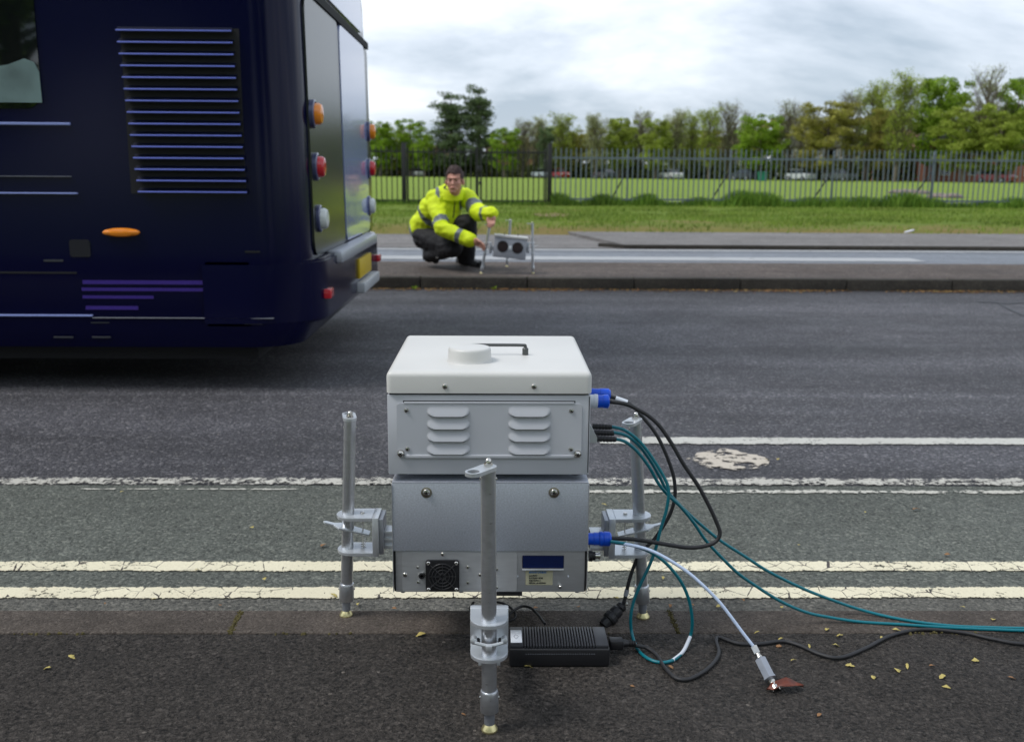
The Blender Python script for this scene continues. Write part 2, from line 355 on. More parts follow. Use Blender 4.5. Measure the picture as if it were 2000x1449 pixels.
class MB:
    def __init__(s): s.bm = bmesh.new(); s.uv = None
    def _xf(s, vs, mtx):
        if mtx is not None: bmesh.ops.transform(s.bm, matrix=mtx, verts=vs)
    def box(s, x0, x1, y0, y1, z0, z1, bev=0, seg=2, mtx=None, edges=None):
        b = bmesh.new(); bmesh.ops.create_cube(b, size=1)
        for v in b.verts: v.co = V((x0+(v.co.x+.5)*(x1-x0), y0+(v.co.y+.5)*(y1-y0), z0+(v.co.z+.5)*(z1-z0)))
        if bev:
            es = b.edges[:] if edges is None else [e for e in b.edges if edges(e)]
            bmesh.ops.bevel(b, geom=es, offset=bev, segments=seg, affect='EDGES', profile=.5)
        s.add(b, mtx); return s
    def add(s, b, mtx=None):
        if mtx is not None: bmesh.ops.transform(b, matrix=mtx, verts=b.verts)
        me = bpy.data.meshes.new('t'); b.to_mesh(me); b.free(); s.bm.from_mesh(me); bpy.data.meshes.remove(me)
    def cyl(s, p0, p1, r0, r1=None, n=20, caps=True):
        r1 = r0 if r1 is None else r1
        p0, p1 = V(p0), V(p1); d = (p1-p0); L = d.length
        if L < 1e-9: return s
        q = d.normalized().to_track_quat('Z', 'Y').to_matrix()
        a, b = [], []
        for i in range(n):
            t = 2*pi*i/n; o = q @ V((cos(t), sin(t), 0))
            a.append(s.bm.verts.new(p0+o*r0)); b.append(s.bm.verts.new(p1+o*r1))
        for i in range(n):
            j = (i+1) % n; s.bm.faces.new((a[i], a[j], b[j], b[i]))
        if caps: s.bm.faces.new(a[::-1]); s.bm.faces.new(b)
        return s
    def lathe(s, prof, c=(0, 0, 0), axis=(0, 0, 1), n=28, caps=True):
        c = V(c); q = V(axis).normalized().to_track_quat('Z', 'Y').to_matrix(); rings = []
        for r, z in prof:
            rings.append([s.bm.verts.new(c + q @ V((r*cos(2*pi*i/n), r*sin(2*pi*i/n), z))) for i in range(n)])
        for a, b in zip(rings, rings[1:]):
            for i in range(n): j = (i+1) % n; s.bm.faces.new((a[i], a[j], b[j], b[i]))
        if caps:
            s.bm.faces.new(rings[0][::-1]); s.bm.faces.new(rings[-1])
        return s
    def tube(s, pts, r, n=10, sub=8, taper=None):
        pts = [V(p) for p in pts]
        if sub > 1: pts = spline(pts, sub)
        up = V((0, 0, 1)); t0 = (pts[1]-pts[0]).normalized()
        if abs(t0.dot(up)) > .95: up = V((1, 0, 0))
        nrm = (up - t0*up.dot(t0)).normalized(); rings = []
        for i, p in enumerate(pts):
            t = (pts[min(i+1, len(pts)-1)]-pts[max(i-1, 0)]).normalized()
            nrm = (nrm - t*nrm.dot(t)).normalized(); bn = t.cross(nrm)
            rr = r if taper is None else r*taper(i/(len(pts)-1))
            rings.append([s.bm.verts.new(p + (nrm*cos(2*pi*k/n) + bn*sin(2*pi*k/n))*rr) for k in range(n)])
        for a, b in zip(rings, rings[1:]):
            for i in range(n): j = (i+1) % n; s.bm.faces.new((a[i], a[j], b[j], b[i]))
        s.bm.faces.new(rings[0][::-1]); s.bm.faces.new(rings[-1]); return s
    def prism(s, poly, t0, t1, plane='xy', bev=0):
        b = bmesh.new()
        def P(u, v, w):
            return {'xy': (u, v, w), 'xz': (u, w, v), 'yz': (w, u, v)}[plane]
        A = [b.verts.new(P(u, v, t0)) for u, v in poly]; B = [b.verts.new(P(u, v, t1)) for u, v in poly]
        n = len(poly)
        for i in range(n): j = (i+1) % n; b.faces.new((A[i], A[j], B[j], B[i]))
        b.faces.new(A[::-1]); b.faces.new(B)
        bmesh.ops.recalc_face_normals(b, faces=b.faces)
        if bev:
            caps = [e for e in b.edges if (e.verts[0] in A) == (e.verts[1] in A)]
            bmesh.ops.bevel(b, geom=caps, offset=bev, segments=2, affect='EDGES')
        s.add(b); return s
    def xf(s, mtx): bmesh.ops.transform(s.bm, matrix=mtx, verts=s.bm.verts); return s
    def build(s, name, m=None, parent=None, smooth=35, mats=None):
        bmesh.ops.recalc_face_normals(s.bm, faces=s.bm.faces)
        me = bpy.data.meshes.new(name); s.bm.to_mesh(me); s.bm.free()
        if m is not None: me.materials.append(M[m] if isinstance(m, str) else m)
        if smooth:
            for p in me.polygons: p.use_smooth = True
            me.set_sharp_from_angle(angle=R(smooth))
        return mesh_obj(name, me, parent)

def spline(pts, sub):
    o = []; n = len(pts)
    for i in range(n-1):
        p0 = pts[max(i-1, 0)]; p1 = pts[i]; p2 = pts[i+1]; p3 = pts[min(i+2, n-1)]
        for k in range(sub):
            t = k/sub
            o.append(.5*((2*p1) + (p2-p0)*t + (2*p0-5*p1+4*p2-p3)*t*t + (3*p1-p0-3*p2+p3)*t**3))
    o.append(pts[-1]); return o
def stadium(x0, x1, hw, n=10, both=True):    # rounded end plate outline, in xy; rounded at x0 (and x1)
    P = []
    for i in range(n+1):
        t = pi/2 + pi*i/n; P.append((x0+hw+hw*cos(t), hw*sin(t)))
    if both:
        for i in range(n+1):
            t = -pi/2 + pi*i/n; P.append((x1-hw+hw*cos(t), hw*sin(t)))
    else: P += [(x1, -hw), (x1, hw)]
    return P
def rrect(x0, x1, y0, y1, r, n=4):
    P = []
    for cx, cy, a in ((x1-r, y1-r, 0), (x0+r, y1-r, 90), (x0+r, y0+r, 180), (x1-r, y0+r, 270)):
        for i in range(n+1): t = R(a+90*i/n); P.append((cx+r*cos(t), cy+r*sin(t)))
    return P
def sheet(name, pts, m, z=None, kind='structure', uv=True):
    me = bpy.data.meshes.new(name); me.from_pydata([tuple(p) for p in pts], [], [tuple(range(len(pts)))])
    if uv and len(pts) == 4:
        l = me.uv_layers.new(name='UVMap')
        for i, c in enumerate(((0, 0), (1, 0), (1, 1), (0, 1))): l.data[i].uv = c
    me.materials.append(M[m]); o = mesh_obj(name, me)
    if kind: o['kind'] = kind
    return o
def quad_strip(name, x0, x1, y0, y1, z, m, **k):
    return sheet(name, [(x0, y0, z), (x1, y0, z), (x1, y1, z), (x0, y1, z)], m, **k)
def text_mesh(txt, size, mtx, m, parent, name='lettering', shear=0, bold=0, ext=.0002):
    cu = bpy.data.curves.new('txt', 'FONT'); cu.body = txt; cu.size = size; cu.extrude = ext; cu.shear = shear; cu.offset = bold
    ob = bpy.data.objects.new('txt', cu); COL.objects.link(ob)
    dg = bpy.context.evaluated_depsgraph_get(); me = bpy.data.meshes.new_from_object(ob.evaluated_get(dg))
    bpy.data.objects.remove(ob); me.transform(mtx); me.materials.clear(); me.materials.append(M[m])
    o = mesh_obj(name, me, parent); me.name = name; return o
def copy_tree(o, parent=None):
    c = o.copy(); COL.objects.link(c)
    if parent is not None: c.parent = parent
    for ch in list(o.children): copy_tree(ch, c)
    return c
PXZ = Matrix(((1, 0, 0, 0), (0, 0, 1, 0), (0, 1, 0, 0), (0, 0, 0, 1)))   # xy -> xz

# ================================================================== SETTING
ZR = -0.10                                   # road level; both pavements at 0
yk0 = G(1000, 1236).y; yk1 = G(1000, 1191).y           # near kerb inner / outer edge
yfk = G(1000, 543).y                                     # far kerb road-side top edge
ypath0 = G(1300, 513).y; ypath1 = G(1300, 487).y; ywalk1 = G(1300, 461).y
YFENCE = G(1400, 410).y
BIG = 60
def grid_sheet(name, x0, x1, y0, y1, z, m): return quad_strip(name, x0, x1, y0, y1, z, m)
quad_strip('pavement', -BIG, BIG, -2.2, yk0-.004, 0, 'pave')
# near kerb: separate stones with joints
kb = MB(); KL = Y(1290, 1212, 2.0).x-Y(497, 1212, 2.0).x; x = Y(497, 1210, 2.0).x - KL*40
for i in range(80):
    kb.box(x+.0012, x+KL-.0012, yk0, yk1, ZR-.1, 0.001 + random.uniform(-.002, .002), bev=.005, seg=2); x += KL
o = kb.build('kerb', 'kerb'); o['kind'] = 'structure'
mo = MB(); random.seed(3)
xj = Y(497, 1210, 2.0).x
for k in range(190):
    t = random.random(); yy = yk0+t*(yk1-yk0)
    xx = xj+(KL if k % 2 else 0) + random.gauss(0, .003)
    r = random.uniform(.0012, .0045 if not k % 2 else .0025); mo.cyl((xx, yy, -.003), (xx, yy, .001+r*.5), r, r*.5, 6)
for k in range(260):
    xx = random.uniform(-1.6, 1.6); r = random.uniform(.002, .005)
    if mnoise.noise((xx*4, 0, 0)) < .12: continue
    mo.cyl((xx, yk0-.004+random.gauss(0, .003), -.003), (xx, yk0-.003, .001+r*.5), r, r*.5, 6)
tag(mo.build('moss', 'moss'), 'thin olive moss growing in the joints of the near kerb stones', 'moss', kind='stuff')
quad_strip('road', -BIG, BIG, yk1-.002, yfk+.15, ZR, 'road')
ylane = G(1000, 950, ZR).y
quad_strip('cycle_lane', -BIG, BIG, G(1000, 1168, ZR).y, ylane, ZR+.003, 'lane')
quad_strip('gutter', -BIG, BIG, yk1, G(1000, 1168, ZR).y-.0005, ZR+.003, 'gutter')
def mark(px0, px1, pya, pyb, m, zoff=.006, name='road_marking'):
    """line parallel to the road between image rows pya (near) and pyb (far)"""
    a = G(1000, pya, ZR+zoff).y; b = G(1000, pyb, ZR+zoff).y
    xa = G(px0, (pya+pyb)/2, ZR+zoff).x; xb = G(px1, (pya+pyb)/2, ZR+zoff).x
    return quad_strip(name, xa, xb, a, b, ZR+zoff, m)
mark(-9000, 9000, 1169, 1144, 'yellow'); mark(-9000, 9000, 1116, 1094, 'yellow')
mark(-9000, 9000, 951, 928, 'worn', .0065)
mark(1120, 9000, 965, 953, 'worn2', .0065); mark(150, 590, 958, 953, 'worn2', .0065)
mark(1170, 9000, 867, 852, 'white', .004)
# worn remains of a painted symbol
c0 = G(1425, 897, ZR+.0045); cx, cy = c0.x, c0.y
pts = []
for i in range(60):
    t = 2*pi*i/60; k = (abs(cos(t))**1.35+abs(sin(t))**1.35)**(-1/1.35)
    r = .88*k*(1+.22*mnoise.noise((cos(t)*2.3, sin(t)*2.3, 5))+.10*mnoise.noise((cos(t)*7, sin(t)*7, 1)))
    pts.append((cx+.165*r*cos(t), cy+.155*r*sin(t), ZR+.0045))
def patch_mat():
    a = NT('worn_symbol_paint')
    n = a.math('ADD', a.math('MULTIPLY', a.noise(30, 6, .7), .5), a.math('MULTIPLY', a.noise(11, 4, .6), .5))
    keep = a.rng(n, .455, .50, 0, 1)
    tr = a.n('ShaderNodeBsdfTransparent'); mixs = a.n('ShaderNodeMixShader')
    a.l(keep, mixs.inputs[0]); a.l(tr.outputs[0], mixs.inputs[1]); a.l(a.b.outputs[0], mixs.inputs[2]); a.l(mixs.outputs[0], a.t.nodes['Material Output'].inputs[0])
    return a.out(a.mix(a.noise(150, 4), (.58, .52, .44), (.40, .36, .30)), .8)
M['patch'] = patch_mat(); sheet('road_marking', pts, 'patch')
# tar repair lines on the far carriageway
def ribbon(name, pts, w, z, m):
    vs, fs = [], []
    for i, p in enumerate(pts):
        a = V(pts[max(i-1, 0)]); b = V(pts[min(i+1, len(pts)-1)]); d = (b-a); d.z = 0; d.normalize(); nn = V((-d.y, d.x, 0))
        ww = w*(1+.5*mnoise.noise((i*1.3, 2, 0)))
        vs += [tuple(V(p)+nn*ww), tuple(V(p)-nn*ww)]
    for i in range(len(pts)-1): fs.append((2*i, 2*i+1, 2*i+3, 2*i+2))
    me = bpy.data.meshes.new(name); me.from_pydata([(v[0], v[1], z) for v in vs], [], fs); me.materials.append(M[m]); o = mesh_obj(name, me); o['kind'] = 'structure'; return o
M['tar'] = mat('tar_seal', (.018, .018, .02), .5)
ribbon('tar_repair', spline([G(1910, 590, ZR), G(1940, 592, ZR), G(1965, 594, ZR), G(2000, 592, ZR), G(2100, 596, ZR)], 6), .018, ZR+.004, 'tar')
ribbon('tar_repair', spline([G(1955, 596, ZR), G(1975, 606, ZR), G(1998, 616, ZR), G(2080, 640, ZR)], 6), .012, ZR+.004, 'tar')
# far side
fk = MB(); x = -40.0
while x < 40:
    fk.box(x+.003, x+.912, yfk, yfk+.125, ZR-.1, .001+random.uniform(-.002, .002), bev=.01); x += .915
o = fk.build('kerb', 'farkerb'); o['kind'] = 'structure'
quad_strip('far_pavement', -BIG, BIG, yfk+.12, ypath0, 0, 'farpave')
quad_strip('cycle_path', -BIG, BIG, ypath0-.02, ypath1+3, -.004, 'path')
yl0 = G(1300, 509, 0).y; yl1 = G(1300, 502, 0).y
quad_strip('road_marking', -BIG, G(1770, 503, 0).x, yl0, yl1, .001, 'farwhite')
quad_strip('road_marking', -BIG, BIG, G(1300, 490.5, 0).y, G(1300, 487.5, 0).y, .001, 'farwhite')
# raised footway with a kerb that drops towards the left, its shadow line put into the dark colour
xd0, xd1 = G(1170, 484).x, G(1215, 484).x
fw = [(xd0, ypath1+1.2), (xd1, ypath1), (BIG, ypath1), (BIG, ywalk1), (xd1-.9, ywalk1), (xd0-.5, ypath1+1.2)]
me = bpy.data.meshes.new('footway')
b = MB(); b.prism([(xd0+.25, ypath1+.35), (xd1, ypath1+.12), (BIG, ypath1+.12), (BIG, ywalk1+.2), (xd1-.5, ywalk1+.2)], -.02, .046)
o = b.build('footway', 'farwalk', smooth=0); o['kind'] = 'structure'
b = MB(); b.box(xd1, BIG, ypath1, ypath1+.12, -.02, .047, bev=.008)
b.prism([(xd0, ypath1+.32), (xd1, ypath1), (xd1, ypath1+.12), (xd0+.2, ypath1+.42)], -.02, .0465)
o = b.build('kerb', 'farkerb'); o['kind'] = 'structure'
quad_strip('footway', -BIG, xd0+1.5, ypath1-.02, ywalk1+.1, .006, 'farwalk')
# verge and field, gently rolled grid sheets
def terrain(name, x0, x1, y0, y1, nx, ny, f, m):
    vs = [(x0+(x1-x0)*i/nx, y0+(y1-y0)*j/ny, 0) for j in range(ny+1) for i in range(nx+1)]
    vs = [(a, b, f(a, b)) for a, b, _ in vs]
    fs = [(j*(nx+1)+i, j*(nx+1)+i+1, (j+1)*(nx+1)+i+1, (j+1)*(nx+1)+i) for j in range(ny) for i in range(nx)]
    me = bpy.data.meshes.new(name); me.from_pydata(vs, [], fs); me.materials.append(M[m])
    for p in me.polygons: p.use_smooth = True
    o = mesh_obj(name, me); o['kind'] = 'structure'; return o
def vz(x, y):
    t = (y-ywalk1)/3.0; t = max(0, min(1, t))
    return .085*min(1, max(0, (y-ywalk1)/.15)) + .015*mnoise.noise((x*.4, y*.4, 0))*t
terrain('verge', -BIG, BIG, ywalk1, YFENCE+.6, 240, 40, vz, 'verge')
def fz(x, y): return .085 + .06*mnoise.noise((x*.03, y*.03, 3))*min(1, (y-YFENCE)/10)
terrain('field', -350, 350, YFENCE+.5, 420, 90, 60, fz, 'field')
b = quad_strip('ground', -1500, 1500, -1200, 1500, ZR-.25, 'field')
# dirt and a dry patch beside the gate post
def blob(name, c, rx, ry, z, m, n=40, seed=0):
    P = [(c.x+rx*cos(2*pi*i/n)*(1+.35*mnoise.noise((cos(2*pi*i/n)*2, sin(2*pi*i/n)*2, seed))), c.y+ry*sin(2*pi*i/n)*(1+.35*mnoise.noise((cos(2*pi*i/n)*2, sin(2*pi*i/n)*2, seed+9))), z) for i in range(n)]
    return sheet(name, P, m)
M['soil'] = mat('bare_soil', (.22, .13, .08), .95, var=(6, .3))
blob('ground', G(1078, 420, .1), .35, .8, .105, 'soil', seed=1)

# grass blades as stuff
def blades(name, label, spots, m, seed=1):
    random.seed(seed); vs, fs = [], []
    for (x, y, z, h, w) in spots:
        a = random.uniform(0, pi); l = random.uniform(-.45, .45)*h; l2 = random.uniform(-.45, .45)*h
        ca, sa = cos(a)*w/2, sin(a)*w/2; k = len(vs)
        vs += [(x-ca, y-sa, z-.01), (x+ca, y+sa, z-.01), (x+ca*.7+l*.4, y+sa*.7+l2*.4, z+h*.6), (x-ca*.7+l*.4, y-sa*.7+l2*.4, z+h*.6), (x+l, y+l2, z+h)]
        fs += [(k, k+1, k+2, k+3), (k+3, k+2, k+4)]
    me = bpy.data.meshes.new(name); me.from_pydata(vs, [], fs); me.materials.append(M[m])
    return tag(mesh_obj(name, me), label, 'grass', kind='stuff')
random.seed(11); sp = []
for k in range(46000):
    y = ywalk1+.05+(YFENCE-ywalk1)*random.random()**1.25; x = random.uniform(-.18*y-1, .58*y)
    if mnoise.noise((x*.7, y*.7, 4)) < -.28: continue
    if y < ywalk1+2.0+1.6*mnoise.noise((x*.5, 0, 9))+(1.5 if x < 1 else 0) and random.random() < .8: continue
    sp.append((x, y, vz(x, y), random.uniform(.02, .07)*(1+.6*mnoise.noise((x*.5, y*.5, 8))), random.uniform(.008, .02)))
blades('verge_grass', 'short green grass covering the verge in front of the railings', sp, 'blade')
sp = []
for k in range(52000):
    x = random.uniform(G(1080, 410).x, 15.5); dn = max(0, mnoise.noise((x*.55, 0, 2))*.9+.45+.5*mnoise.noise((x*1.7, 0, 6)))
    y = YFENCE + random.gauss(.12, .22)
    if random.random() > .25+dn*.9: continue
    sp.append((x, y, .085, random.uniform(.08, .27)*(.45+dn*1.25), random.uniform(.012, .03)))
for k in range(5000):
    x = random.uniform(-6, G(1080, 410).x); sp.append((x, YFENCE+random.gauss(.1, .2), .085, random.uniform(.04, .16), random.uniform(.01, .025)))
blades('tall_grass', 'tall dark green grass grown up along the foot of the fence', sp, 'blade2', 2)
# leaf litter in the far gutter
random.seed(21); vs, fs = [], []
for k in range(4200):
    x = random.uniform(-2.0, 6.5)
    if mnoise.noise((x*1.4, 0, 3)) < random.uniform(-.5, .45): continue
    y = yfk-.01-abs(random.gauss(0, .07)); a = random.uniform(0, pi); r = random.uniform(.006, .018); q = len(vs)
    for j in range(4):
        t = a+pi/2*j; rr = r if j % 2 else r*.55; vs.append((x+rr*cos(t), y+rr*sin(t), ZR+.004+random.uniform(0, .012)))
    fs.append((q, q+1, q+2, q+3))
me = bpy.data.meshes.new('leaf_litter'); me.from_pydata(vs, [], fs); me.materials.append(leafmat('brown_litter', [(.14, .07, .03), (.24, .13, .06), (.30, .22, .08)]))
tag(mesh_obj('leaf_litter', me), 'brown fallen leaf litter gathered in the gutter of the far kerb', 'leaf litter', kind='stuff')
# weeds on the kerb face
def weed(px, py, lab):
    p = G(px, py, ZR); vs, fs = [], []; random.seed(px)
    for k in range(16):
        a = random.uniform(0, 2*pi); l = random.uniform(.02, .05); q = len(vs)
        d = V((cos(a), sin(a)*.5-.4, random.uniform(.3, 1))).normalized()*l; s = V((-sin(a), cos(a), 0))*.008
        b0 = V((p.x, yfk-.015, ZR)); vs += [tuple(b0), tuple(b0+d*.6+s), tuple(b0+d), tuple(b0+d*.6-s)]; fs.append((q, q+1, q+2, q+3))
    me = bpy.data.meshes.new('weed'); me.from_pydata(vs, [], fs); me.materials.append(M['lf_green']); tag(mesh_obj('weed', me), lab, 'weed')
weed(816, 557, 'pale weed growing at the foot of the far kerb below the crouching man'); weed(965, 560, 'bright green weed at the foot of the far kerb below the box with two openings')

# ================================================================== TREES
import numpy as np
def tree_meshes(kind, seed):
    """unit-ish tree: height 10; returns trunk mesh, crown mesh"""
    rs = random.Random(seed); rg = np.random.RandomState(seed)
    tb = MB(); tips = []
    P = dict(dense=dict(ch=.10, spread=1.0, nb=20, leaf=15000, ls=.21),
             round=dict(ch=.08, spread=1.15, nb=20, leaf=16000, ls=.20),
             sparse=dict(ch=.20, spread=.74, nb=38, leaf=11000, ls=.13),
             bare=dict(ch=.18, spread=.74, nb=60, leaf=6000, ls=.10),
             pine=dict(ch=.06, spread=.7, nb=32, leaf=15000, ls=.17))[kind]
    Ht = 10.0; bend = V((rs.uniform(-.4, .4), rs.uniform(-.4, .4), 0))
    def axis(t): return V((bend.x*sin(t*2.2), bend.y*sin(t*2), Ht*t))
    n = 8
    for i in range(n):
        t0, t1 = i/n*.93, (i+1)/n*.93
        r0 = .22*(1-t0)**.8+.02; r1 = .22*(1-t1)**.8+.02
        tb.cyl(axis(t0), axis(t1), r0, r1, 7, caps=False)
    clumps = []
    for k in range(P['nb']):
        t = P['ch'] + (1-P['ch'])*(k+.5)/P['nb']*.93; a = k*2.4+rs.uniform(-.4, .4)
        if kind == 'pine': env = (1.06-t)**.30*1.6*rs.uniform(.6, 1.15)
        elif kind in ('dense', 'round'): env = sqrt(max(.03, 1-((t-.55)/.48)**2))*3.0*P['spread']*rs.uniform(.7, 1.0)
        else: env = sqrt(max(.03, 1-((t-.62)/.45)**2))*2.7*P['spread']*rs.uniform(.5, 1.0)
        base = axis(max(.1, t-.12)); up = {'pine': .25, 'dense': .5, 'round': .35, 'sparse': 1.1, 'bare': 1.2}[kind]
        tip = base + V((cos(a)*env, sin(a)*env, env*up + .5))
        if tip.z > Ht: tip.z = Ht
        mid = (base+tip)/2 + V((0, 0, .15*env*rs.uniform(-.5, .4)))
        tb.cyl(base, mid, .07, .05, 5, caps=False); tb.cyl(mid, tip, .05, .02, 5, caps=False)
        clumps += [(tip, 1), (mid.lerp(tip, .5), .8)]
        for q in range(3 if kind in ('sparse', 'bare') else 2):
            s0 = mid.lerp(tip, rs.uniform(0, .8)); d = V((rs.uniform(-1, 1), rs.uniform(-1, 1), rs.uniform(.2, 1.6)))*rs.uniform(.4, 1.0)
            e = s0+d; e.z = min(e.z, Ht*1.02); tb.cyl(s0, e, .03, .012, 4, caps=False); clumps.append((e, .8))
            if kind in ('sparse', 'bare'):
                for w in range(4):
                    e2 = s0.lerp(e, rs.uniform(.2, 1)) ; f = e2+V((rs.uniform(-1, 1), rs.uniform(-1, 1), rs.uniform(.2, 1.5)))*rs.uniform(.25, .6)
                    tb.cyl(e2, f, .016, .006, 3, caps=False); clumps.append((f, .6))
    if kind in ('dense', 'round'):
        for k in range(48):
            u = V((rs.gauss(0, 1), rs.gauss(0, 1), rs.gauss(0, 1))).normalized()*rs.uniform(.25, 1)
            clumps.append((V((u.x*2.7*P['spread'], u.y*2.7*P['spread'], Ht*.56+u.z*Ht*.40)), 1.1))
    clumps.append((axis(.95), .8)); clumps.append((axis(.85), .9))
    nl = P['leaf']; C = np.array([list(c[0]) for c in clumps]); S = np.array([c[1] for c in clumps])
    idx = rg.randint(0, len(C), nl)
    rad = {'dense': .80, 'round': .80, 'sparse': .70, 'bare': .62, 'pine': .85}[kind]
    off = rg.normal(0, 1, (nl, 3)); off /= np.linalg.norm(off, axis=1)[:, None]; off *= (rg.rand(nl, 1)**.45)*rad*S[idx][:, None]
    off[:, 2] *= .6 if kind != 'sparse' else .9
    p = C[idx]+off; p[:, 2] = np.maximum(p[:, 2], .5)
    a = rg.normal(0, 1, (nl, 3)); a /= np.linalg.norm(a, axis=1)[:, None]
    b = np.cross(a, rg.normal(0, 1, (nl, 3))); b /= np.linalg.norm(b, axis=1)[:, None]
    s = (P['ls']*(.5+rg.rand(nl, 1)*.8))/2
    vs = np.stack([p-a*s-b*s*.6, p+a*s*.4-b*s*.7, p+a*s+b*s*.5, p-a*s*.5+b*s*.7], 1).reshape(-1, 3)
    me = bpy.data.meshes.new('crown'); me.from_pydata(vs.tolist(), [], [(4*i, 4*i+1, 4*i+2, 4*i+3) for i in range(nl)])
    tm = bpy.data.meshes.new('trunk'); tb.bm.to_mesh(tm); tb.bm.free(); tm.materials.append(M['bark'])
    for q in tm.polygons: q.use_smooth = True
    return tm, me
_tc = {}
def tree(px, top, wpx, dist, kind, leaf, label, group='trees along the far edge of the field', seed=None, name='tree'):
    """tree whose crown top shows at image (px, top)"""
    key = (kind, leaf, (seed if seed is not None else int(px)) % 3)
    if key not in _tc:
        tm, cm = tree_meshes(kind, 31+hash(kind+leaf) % 1 + key[2]*7+len(kind)*3); cm.materials.append(M[leaf]); _tc[key] = (tm, cm)
    tm, cm = _tc[key]
    p = Y(px, top, dist); h = p.z
    sz = h/10.0; wm = wpx/FPX*dist
    width0 = {'dense': 6.2, 'round': 6.8, 'sparse': 5.0, 'bare': 4.8, 'pine': 4.2}[kind]
    sx = wm/width0
    r = empty(name, (p.x, dist, .05), random.uniform(0, 6.28)); r.scale = (sx, sx, sz)
    mesh_obj('trunk', tm, r); mesh_obj('crown', cm, r)
    tag(r, label, 'tree', group); return r
random.seed(5)
def D(px): return 175 - (px-740)/1260*62
T = [(740, 236, 60, 'dense', 'lf_green', 'dark green tree partly hidden by the rear of the bus'),
 (800, 231, 70, 'round', 'lf_green', 'rounded mid green tree between the bus and the tall dark tree'),
 (764, 249, 70, 'round', 'lf_olive', 'yellowish olive tree beside the rear of the bus'),
 (829, 262, 40, 'dense', 'lf_green', 'small green tree at the left foot of the tall dark tree'),
 (878, 183, 92, 'pine', 'lf_dark', 'tall dark tree with an irregular open crown, left one of the tall pair'),
 (941, 171, 74, 'pine', 'lf_dark', 'tallest dark tree with a pointed crown, right one of the tall pair'),
 (985, 247, 62, 'round', 'lf_green', 'bright green rounded tree right of the tall dark pair'),
 (1020, 238, 60, 'bare', 'lf_bud', 'thin budding tree right of the bright green tree beside the tall pair'),
 (1048, 237, 50, 'sparse', 'lf_bud', 'pale budding tree left of the gate post'),
 (1066, 247, 32, 'dense', 'lf_dark', 'narrow dark green tree above the right gate post'),
 (1100, 230, 66, 'sparse', 'lf_olive', 'airy olive green tree right of the right gate post'),
 (1136, 252, 70, 'round', 'lf_brown', 'low round brownish tree right of the gate post'),
 (1168, 230, 60, 'sparse', 'lf_bud', 'pale airy tree behind the round brownish tree'),
 (1212, 228, 64, 'dense', 'lf_olive', 'bushy yellow green tree behind the left part of the grey fence'),
 (1250, 224, 60, 'bare', 'lf_bud', 'thin grey budding tree left of the fence brace at the first post'),
 (1283, 231, 62, 'dense', 'lf_olive', 'olive bushy tree over the white parked car'),
 (1318, 223, 56, 'sparse', 'lf_bud', 'tall thin pale tree over the white parked car'),
 (1352, 225, 50, 'sparse', 'lf_olive', 'thin olive tree, left one of the row of lollipop trees'),
 (1390, 219, 56, 'sparse', 'lf_olive', 'olive tree with a bare lower trunk, middle of the row of lollipop trees'),
 (1430, 207, 60, 'bare', 'lf_bud', 'nearly bare brown twigged tree left of the bright green rounded tree'),
 (1462, 224, 40, 'bare', 'lf_bud', 'small bare tree touching the bright green rounded tree'),
 (1490, 221, 96, 'round', 'lf_green', 'broad bright green tree near the middle of the field edge'),
 (1546, 205, 64, 'bare', 'lf_bud', 'bare twigged tree between the bright green and the russet tree'),
 (1572, 212, 44, 'bare', 'lf_bud', 'slim bare tree just left of the russet tree'),
 (1618, 195, 122, 'round', 'lf_brown', 'broad russet brown tree with dense new leaves'),
 (1668, 186, 60, 'bare', 'lf_bud', 'tall thin tree right behind the russet tree'),
 (1702, 172, 84, 'sparse', 'lf_olive', 'tall airy olive tree right of the russet tree'),
 (1762, 157, 92, 'sparse', 'lf_olive', 'tallest airy olive tree left of the bright green tall tree'),
 (1738, 210, 70, 'dense', 'lf_brown', 'low brownish tree under the airy olive trees'),
 (1842, 146, 108, 'dense', 'lf_green', 'tall bright green tree with lumpy crown at the right'),
 (1895, 200, 120, 'round', 'lf_olive', 'broad low olive tree in front of the bare tree at the right'),
 (1936, 142, 84, 'bare', 'lf_bud', 'tall brown bare twigged tree near the right edge'),
 (1994, 150, 84, 'dense', 'lf_green', 'green tree at the right edge of the view'),
 (1960, 215, 90, 'dense', 'lf_olive', 'low olive tree behind the brick houses at the right edge')]
for i, (px, top, w, kd, lf, lab) in enumerate(T):
    tree(px, top, w*1.12, D(px)+(i % 3)*4, kd, lf, lab, name={'pine': 'evergreen_tree'}.get(kd, 'tree'))
# second, farther row filling the gaps
for i, px in enumerate(range(1010, 2060, 38)):
    px2 = px+random.uniform(-10, 10); t0 = 262-(px-1000)/1000*52+random.uniform(-8, 10)
    kd = random.choice(['dense', 'sparse', 'round', 'bare']); lf = {'dense': 'lf_olive', 'round': 'lf_brown', 'sparse': 'lf_olive', 'bare': 'lf_bud'}[kd]
    near = sorted(T, key=lambda q: abs(q[0]-px2))[0]; sh = near[5].split(' tree')[0].replace('tall ', '')
    tree(px2, t0, 66, D(px)+24, kd, lf, 'low distant tree peeping out %s the %s tree' % ('left of' if px2 < near[0]-12 else ('right of' if px2 > near[0]+12 else 'directly behind'), sh), group='low trees of the back row')
for px in range(2070, 2700, 80):
    tree(px, 165+random.uniform(-20, 40), 100, 105, random.choice(['dense', 'sparse', 'round']), random.choice(['lf_green', 'lf_olive']), 'tree beyond the right edge of the view', group='trees past the right edge')
for px in range(-560, 720, 160):
    tree(px, 225+random.uniform(-20, 20), 190, 180, random.choice(['dense', 'round']), random.choice(['lf_green', 'lf_olive', 'lf_dark']), 'tree at the field edge hidden behind the bus', group='trees behind the bus')
